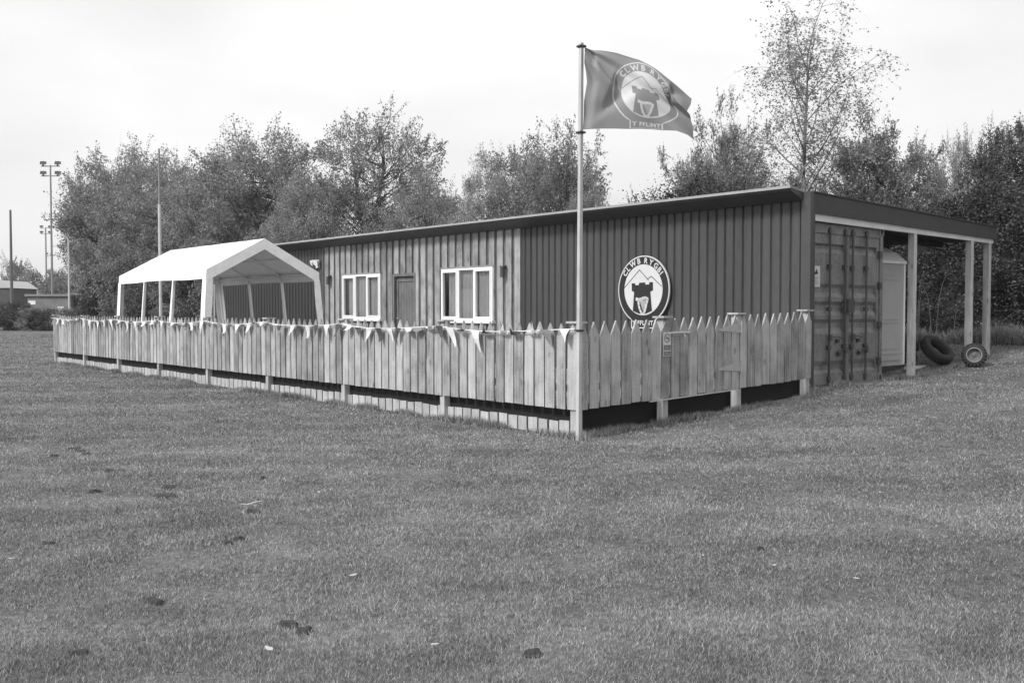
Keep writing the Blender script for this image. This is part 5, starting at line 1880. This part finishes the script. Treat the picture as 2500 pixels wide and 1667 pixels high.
# ivy hedge behind the open bay
def hedge():
    rg = np.random.default_rng(77)
    la, lb = -14.0, 16.0
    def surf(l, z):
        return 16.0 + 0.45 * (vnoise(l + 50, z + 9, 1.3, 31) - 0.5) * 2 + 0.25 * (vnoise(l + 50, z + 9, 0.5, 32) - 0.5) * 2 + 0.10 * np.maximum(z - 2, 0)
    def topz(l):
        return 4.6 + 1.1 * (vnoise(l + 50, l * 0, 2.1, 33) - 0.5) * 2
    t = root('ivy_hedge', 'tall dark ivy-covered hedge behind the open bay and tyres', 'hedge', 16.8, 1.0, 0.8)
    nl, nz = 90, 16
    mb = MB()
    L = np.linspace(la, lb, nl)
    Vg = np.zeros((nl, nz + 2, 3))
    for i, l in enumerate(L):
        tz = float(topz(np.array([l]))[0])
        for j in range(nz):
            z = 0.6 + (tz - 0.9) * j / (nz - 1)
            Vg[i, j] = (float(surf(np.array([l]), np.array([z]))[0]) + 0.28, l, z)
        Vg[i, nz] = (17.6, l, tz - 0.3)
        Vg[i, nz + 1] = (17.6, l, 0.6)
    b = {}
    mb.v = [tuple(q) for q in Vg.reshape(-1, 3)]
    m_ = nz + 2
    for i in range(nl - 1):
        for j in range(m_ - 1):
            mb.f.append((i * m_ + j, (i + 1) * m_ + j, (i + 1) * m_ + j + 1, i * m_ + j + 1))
    part(t, 'stems', mb, M['core'], fix=False)  # solid dark core added behind the leaves so no sky shows through
    N = 150000
    l = rg.uniform(la, lb, N)
    tz = topz(l)
    z = 0.75 + (tz - 0.75) * rg.random(N) ** 0.85
    r = surf(l, z) + np.abs(rg.normal(0, 0.13, N)) - 0.08
    cl = vnoise(l + 50, z, 0.28, 35)
    kp = (cl + rg.uniform(-0.2, 0.2, N)) > 0.36
    P = np.stack([r, l, z], 1)[kp]
    # loose sprays along the top
    K = 16000
    l2 = rg.uniform(la, lb, K); t2 = topz(l2)
    P2 = np.stack([16.3 + rg.normal(0, 0.5, K), l2, t2 + np.abs(rg.normal(0, 0.28, K)) * (vnoise(l2 + 50, l2 * 0, 0.6, 36) + 0.3) - 0.25], 1)
    P = np.concatenate([P, P2])
    V = leaf_quads(P, 0.062, rg, flat=0.2, asp=0.8)
    V -= np.array(ORI[t])
    o = bpy.data.objects.new('leaves', quad_cloud('leaves', V, M['leaf_ivy']))
    COL.objects.link(o); o.parent = t
    o['kind'] = 'stuff'
    # bare arching stems in front
    for i in range(26):
        sm = MB()
        l0 = rg.uniform(-2, 9); r0 = 15.5 + rg.uniform(-0.2, 0.3)
        pts = [(r0, l0, gz(r0, l0) - 0.02)]
        dx, dl = rg.uniform(-0.25, 0.1), rg.uniform(-0.5, 0.5)
        H_ = rg.uniform(0.6, 1.7)
        for j in range(1, 7):
            f = j / 6
            pts.append((r0 + dx * f, l0 + dl * f * f, gz(r0, l0) + H_ * math.sin(f * 2.0)))
        sm.tube(pts, list(np.linspace(0.012, 0.004, 7)), 4, cap=False)
        part(t, 'bramble_stem', sm, M['bark'], fix=False)
hedge()

# ------------------------------------------------------------------ far side of the pitch
def mast(u, depth, ytop, label, wpx, lamps=False, mat='pole_grey', seg=None, cap=False, name='floodlight_mast', base=0.0, cat='mast'):
    x, y = at(u, depth)
    s = FPX / depth
    h = HC + (757 - ytop) / s
    t = wroot(name, label, cat, x, y, base)
    rad = wpx / s / 2
    if seg:
        zs_ = HC + (757 - seg) / s
        part(t, 'lower_pole', MB().tube([(0, 0, -0.1), (0, 0, zs_)], [rad, rad * 0.95], 10), M['pole_pale'])
        part(t, 'upper_pole', MB().tube([(0, 0, zs_), (0, 0, h)], [rad * 0.72, rad * 0.55], 10), M['pole_grey'])
    else:
        part(t, 'pole', MB().tube([(0, 0, -0.1), (0, 0, h)], [rad, rad * 0.6], 10), M[mat])
    if lamps:
        for z in (h - 0.1, h - 1.1):
            part(t, 'crossarm', MB().box(-0.95, 0.95, -0.05, 0.05, z - 0.05, z + 0.05), M['pole_grey'])
            for sx in (-1, 1):
                mb = MB()
                xx = sx * 0.75
                mb.hexa([(xx - 0.24, -0.25, z + 0.14), (xx + 0.24, -0.25, z + 0.14), (xx + 0.24, 0.25, z + 0.22), (xx - 0.24, 0.25, z + 0.22),
                         (xx - 0.2, -0.2, z + 0.48), (xx + 0.2, -0.2, z + 0.48), (xx + 0.2, 0.3, z + 0.52), (xx - 0.2, 0.3, z + 0.52)])
                lp = part(t, 'floodlight', mb, M['lamp_glass'])
                part(lp, 'yoke', MB().box(xx - 0.08, xx + 0.08, -0.05, 0.05, z + 0.051, z + 0.2), M['pole_grey'])
    if cap:
        part(t, 'lamp_head', MB().tube([(0, 0, h), (0, 0, h + 0.3)], [0.25, 0.2], 8), M['lamp_glass'])
    return t
mast(129, 100, 405, 'tall floodlight mast with four lamps on two crossarms', 6, lamps=True)
mast(115, 176, 556, 'smaller far floodlight mast with four lamps behind the tall one', 5, lamps=True)
mast(30, 90, 513, 'dark bare pole beside the far pavilion', 8, mat='pole_dark', name='pole', cat='pole')
mast(170, 75, 583, 'slim pale pole between floodlight mast and tree row', 6, mat='pole_pale', name='pole', cat='pole')
mast(201, 72, 655, 'short dark lamp post with a dark head by the boarded shed', 4, mat='pole_dark', cap=True, name='lamp_post', cat='lamp post')
mast(393, 46, 365, 'tall goal post pole rising behind the tent roof, thinner above', 8, seg=500, name='goal_post', cat='pole')
mast(524, 36, 600, 'thin pale pole seen between the tent legs', 4, mat='pole_pale', name='pole', cat='pole')

def far_building(name, label, u0, u1, depth, ytop, dz, wallmat, roofmat, boards=0, gable=False, over=0.15, cat='building', specks=()):
    s = FPX / depth
    x0, y0 = at(u0, depth)
    x1, _ = at(u1, depth)
    h = HC + (757 - ytop) / s
    t = wroot(name, label, cat, (x0 + x1) / 2, depth + dz / 2, 0)
    w = (x1 - x0) / 2
    part(t, 'wall', MB().box(-w, w, -dz / 2, dz / 2, -0.1, h - 0.12), M[wallmat])
    if boards:
        for i in range(boards):
            z = 0.2 + (h - 0.45) * i / boards
            part(t, 'board', MB().box(-w, w, -dz / 2 - 0.03, -dz / 2 - 0.002, z, z + (h - 0.45) / boards - 0.05), M[wallmat])
    if gable:
        mb = MB()
        mb.prism([(-w - over, h - 0.119), (w + over, h - 0.119), (w * 0.45, h + 0.75), (-w * 0.45, h + 0.75)], lambda x, z: (x, -dz / 2 - over, z), lambda x, z: (x, dz / 2 + over, z))
        part(t, 'roof', mb, M[roofmat])
    else:
        part(t, 'roof', MB().box(-w - over, w + over, -dz / 2 - over, dz / 2 + over, h - 0.119, h + 0.05), M[roofmat])
    for (xx, zz, ww, hh) in specks:
        part(t, 'notice', MB().box(xx, xx + ww, -dz / 2 - 0.04, -dz / 2 - 0.005, zz, zz + hh), M['white_plastic'])
    return t
far_building('pavilion', 'far pavilion with a pale roof beside the dark bare pole', -60, 28, 110, 700, 6, 'shed_dark', 'far_roof', gable=True, specks=((1.2, 1.6, 0.4, 0.4),))
far_building('shed', 'low grey shed with small white notices beyond the scrub bank', 68, 167, 76, 719, 3, 'shed_grey', 'pole_grey', specks=((-0.2, 1.1, 0.28, 0.5), (0.8, 1.2, 0.45, 0.6), (-1.5, 1.95, 0.55, 0.3)))
far_building('shed', 'dark shed of horizontal boards next to the grey shed', 170, 250, 77, 717, 3, 'shed_dark', 'pole_grey', boards=8)

# ------------------------------------------------------------------ damp autumn air
def haze():
    o = bpy.data.objects.new('haze', MB().box(-1600, 1600, -1600, 1600, -1.1, 24.0).mesh('haze', M['void']))
    COL.objects.link(o)
    m = bpy.data.materials.new('haze_air'); m.use_nodes = True
    n, k = m.node_tree.nodes, m.node_tree.links
    n.clear()
    out = n.new('ShaderNodeOutputMaterial')
    v = n.new('ShaderNodeVolumePrincipled')
    v.inputs['Color'].default_value = g4(0.92)
    v.inputs['Density'].default_value = 0.00035
    k.new(v.outputs[0], out.inputs['Volume'])
    o.data.materials.clear(); o.data.materials.append(m)
    tag(o, 'thin damp haze over the playing field', 'haze', kind='stuff')
haze()
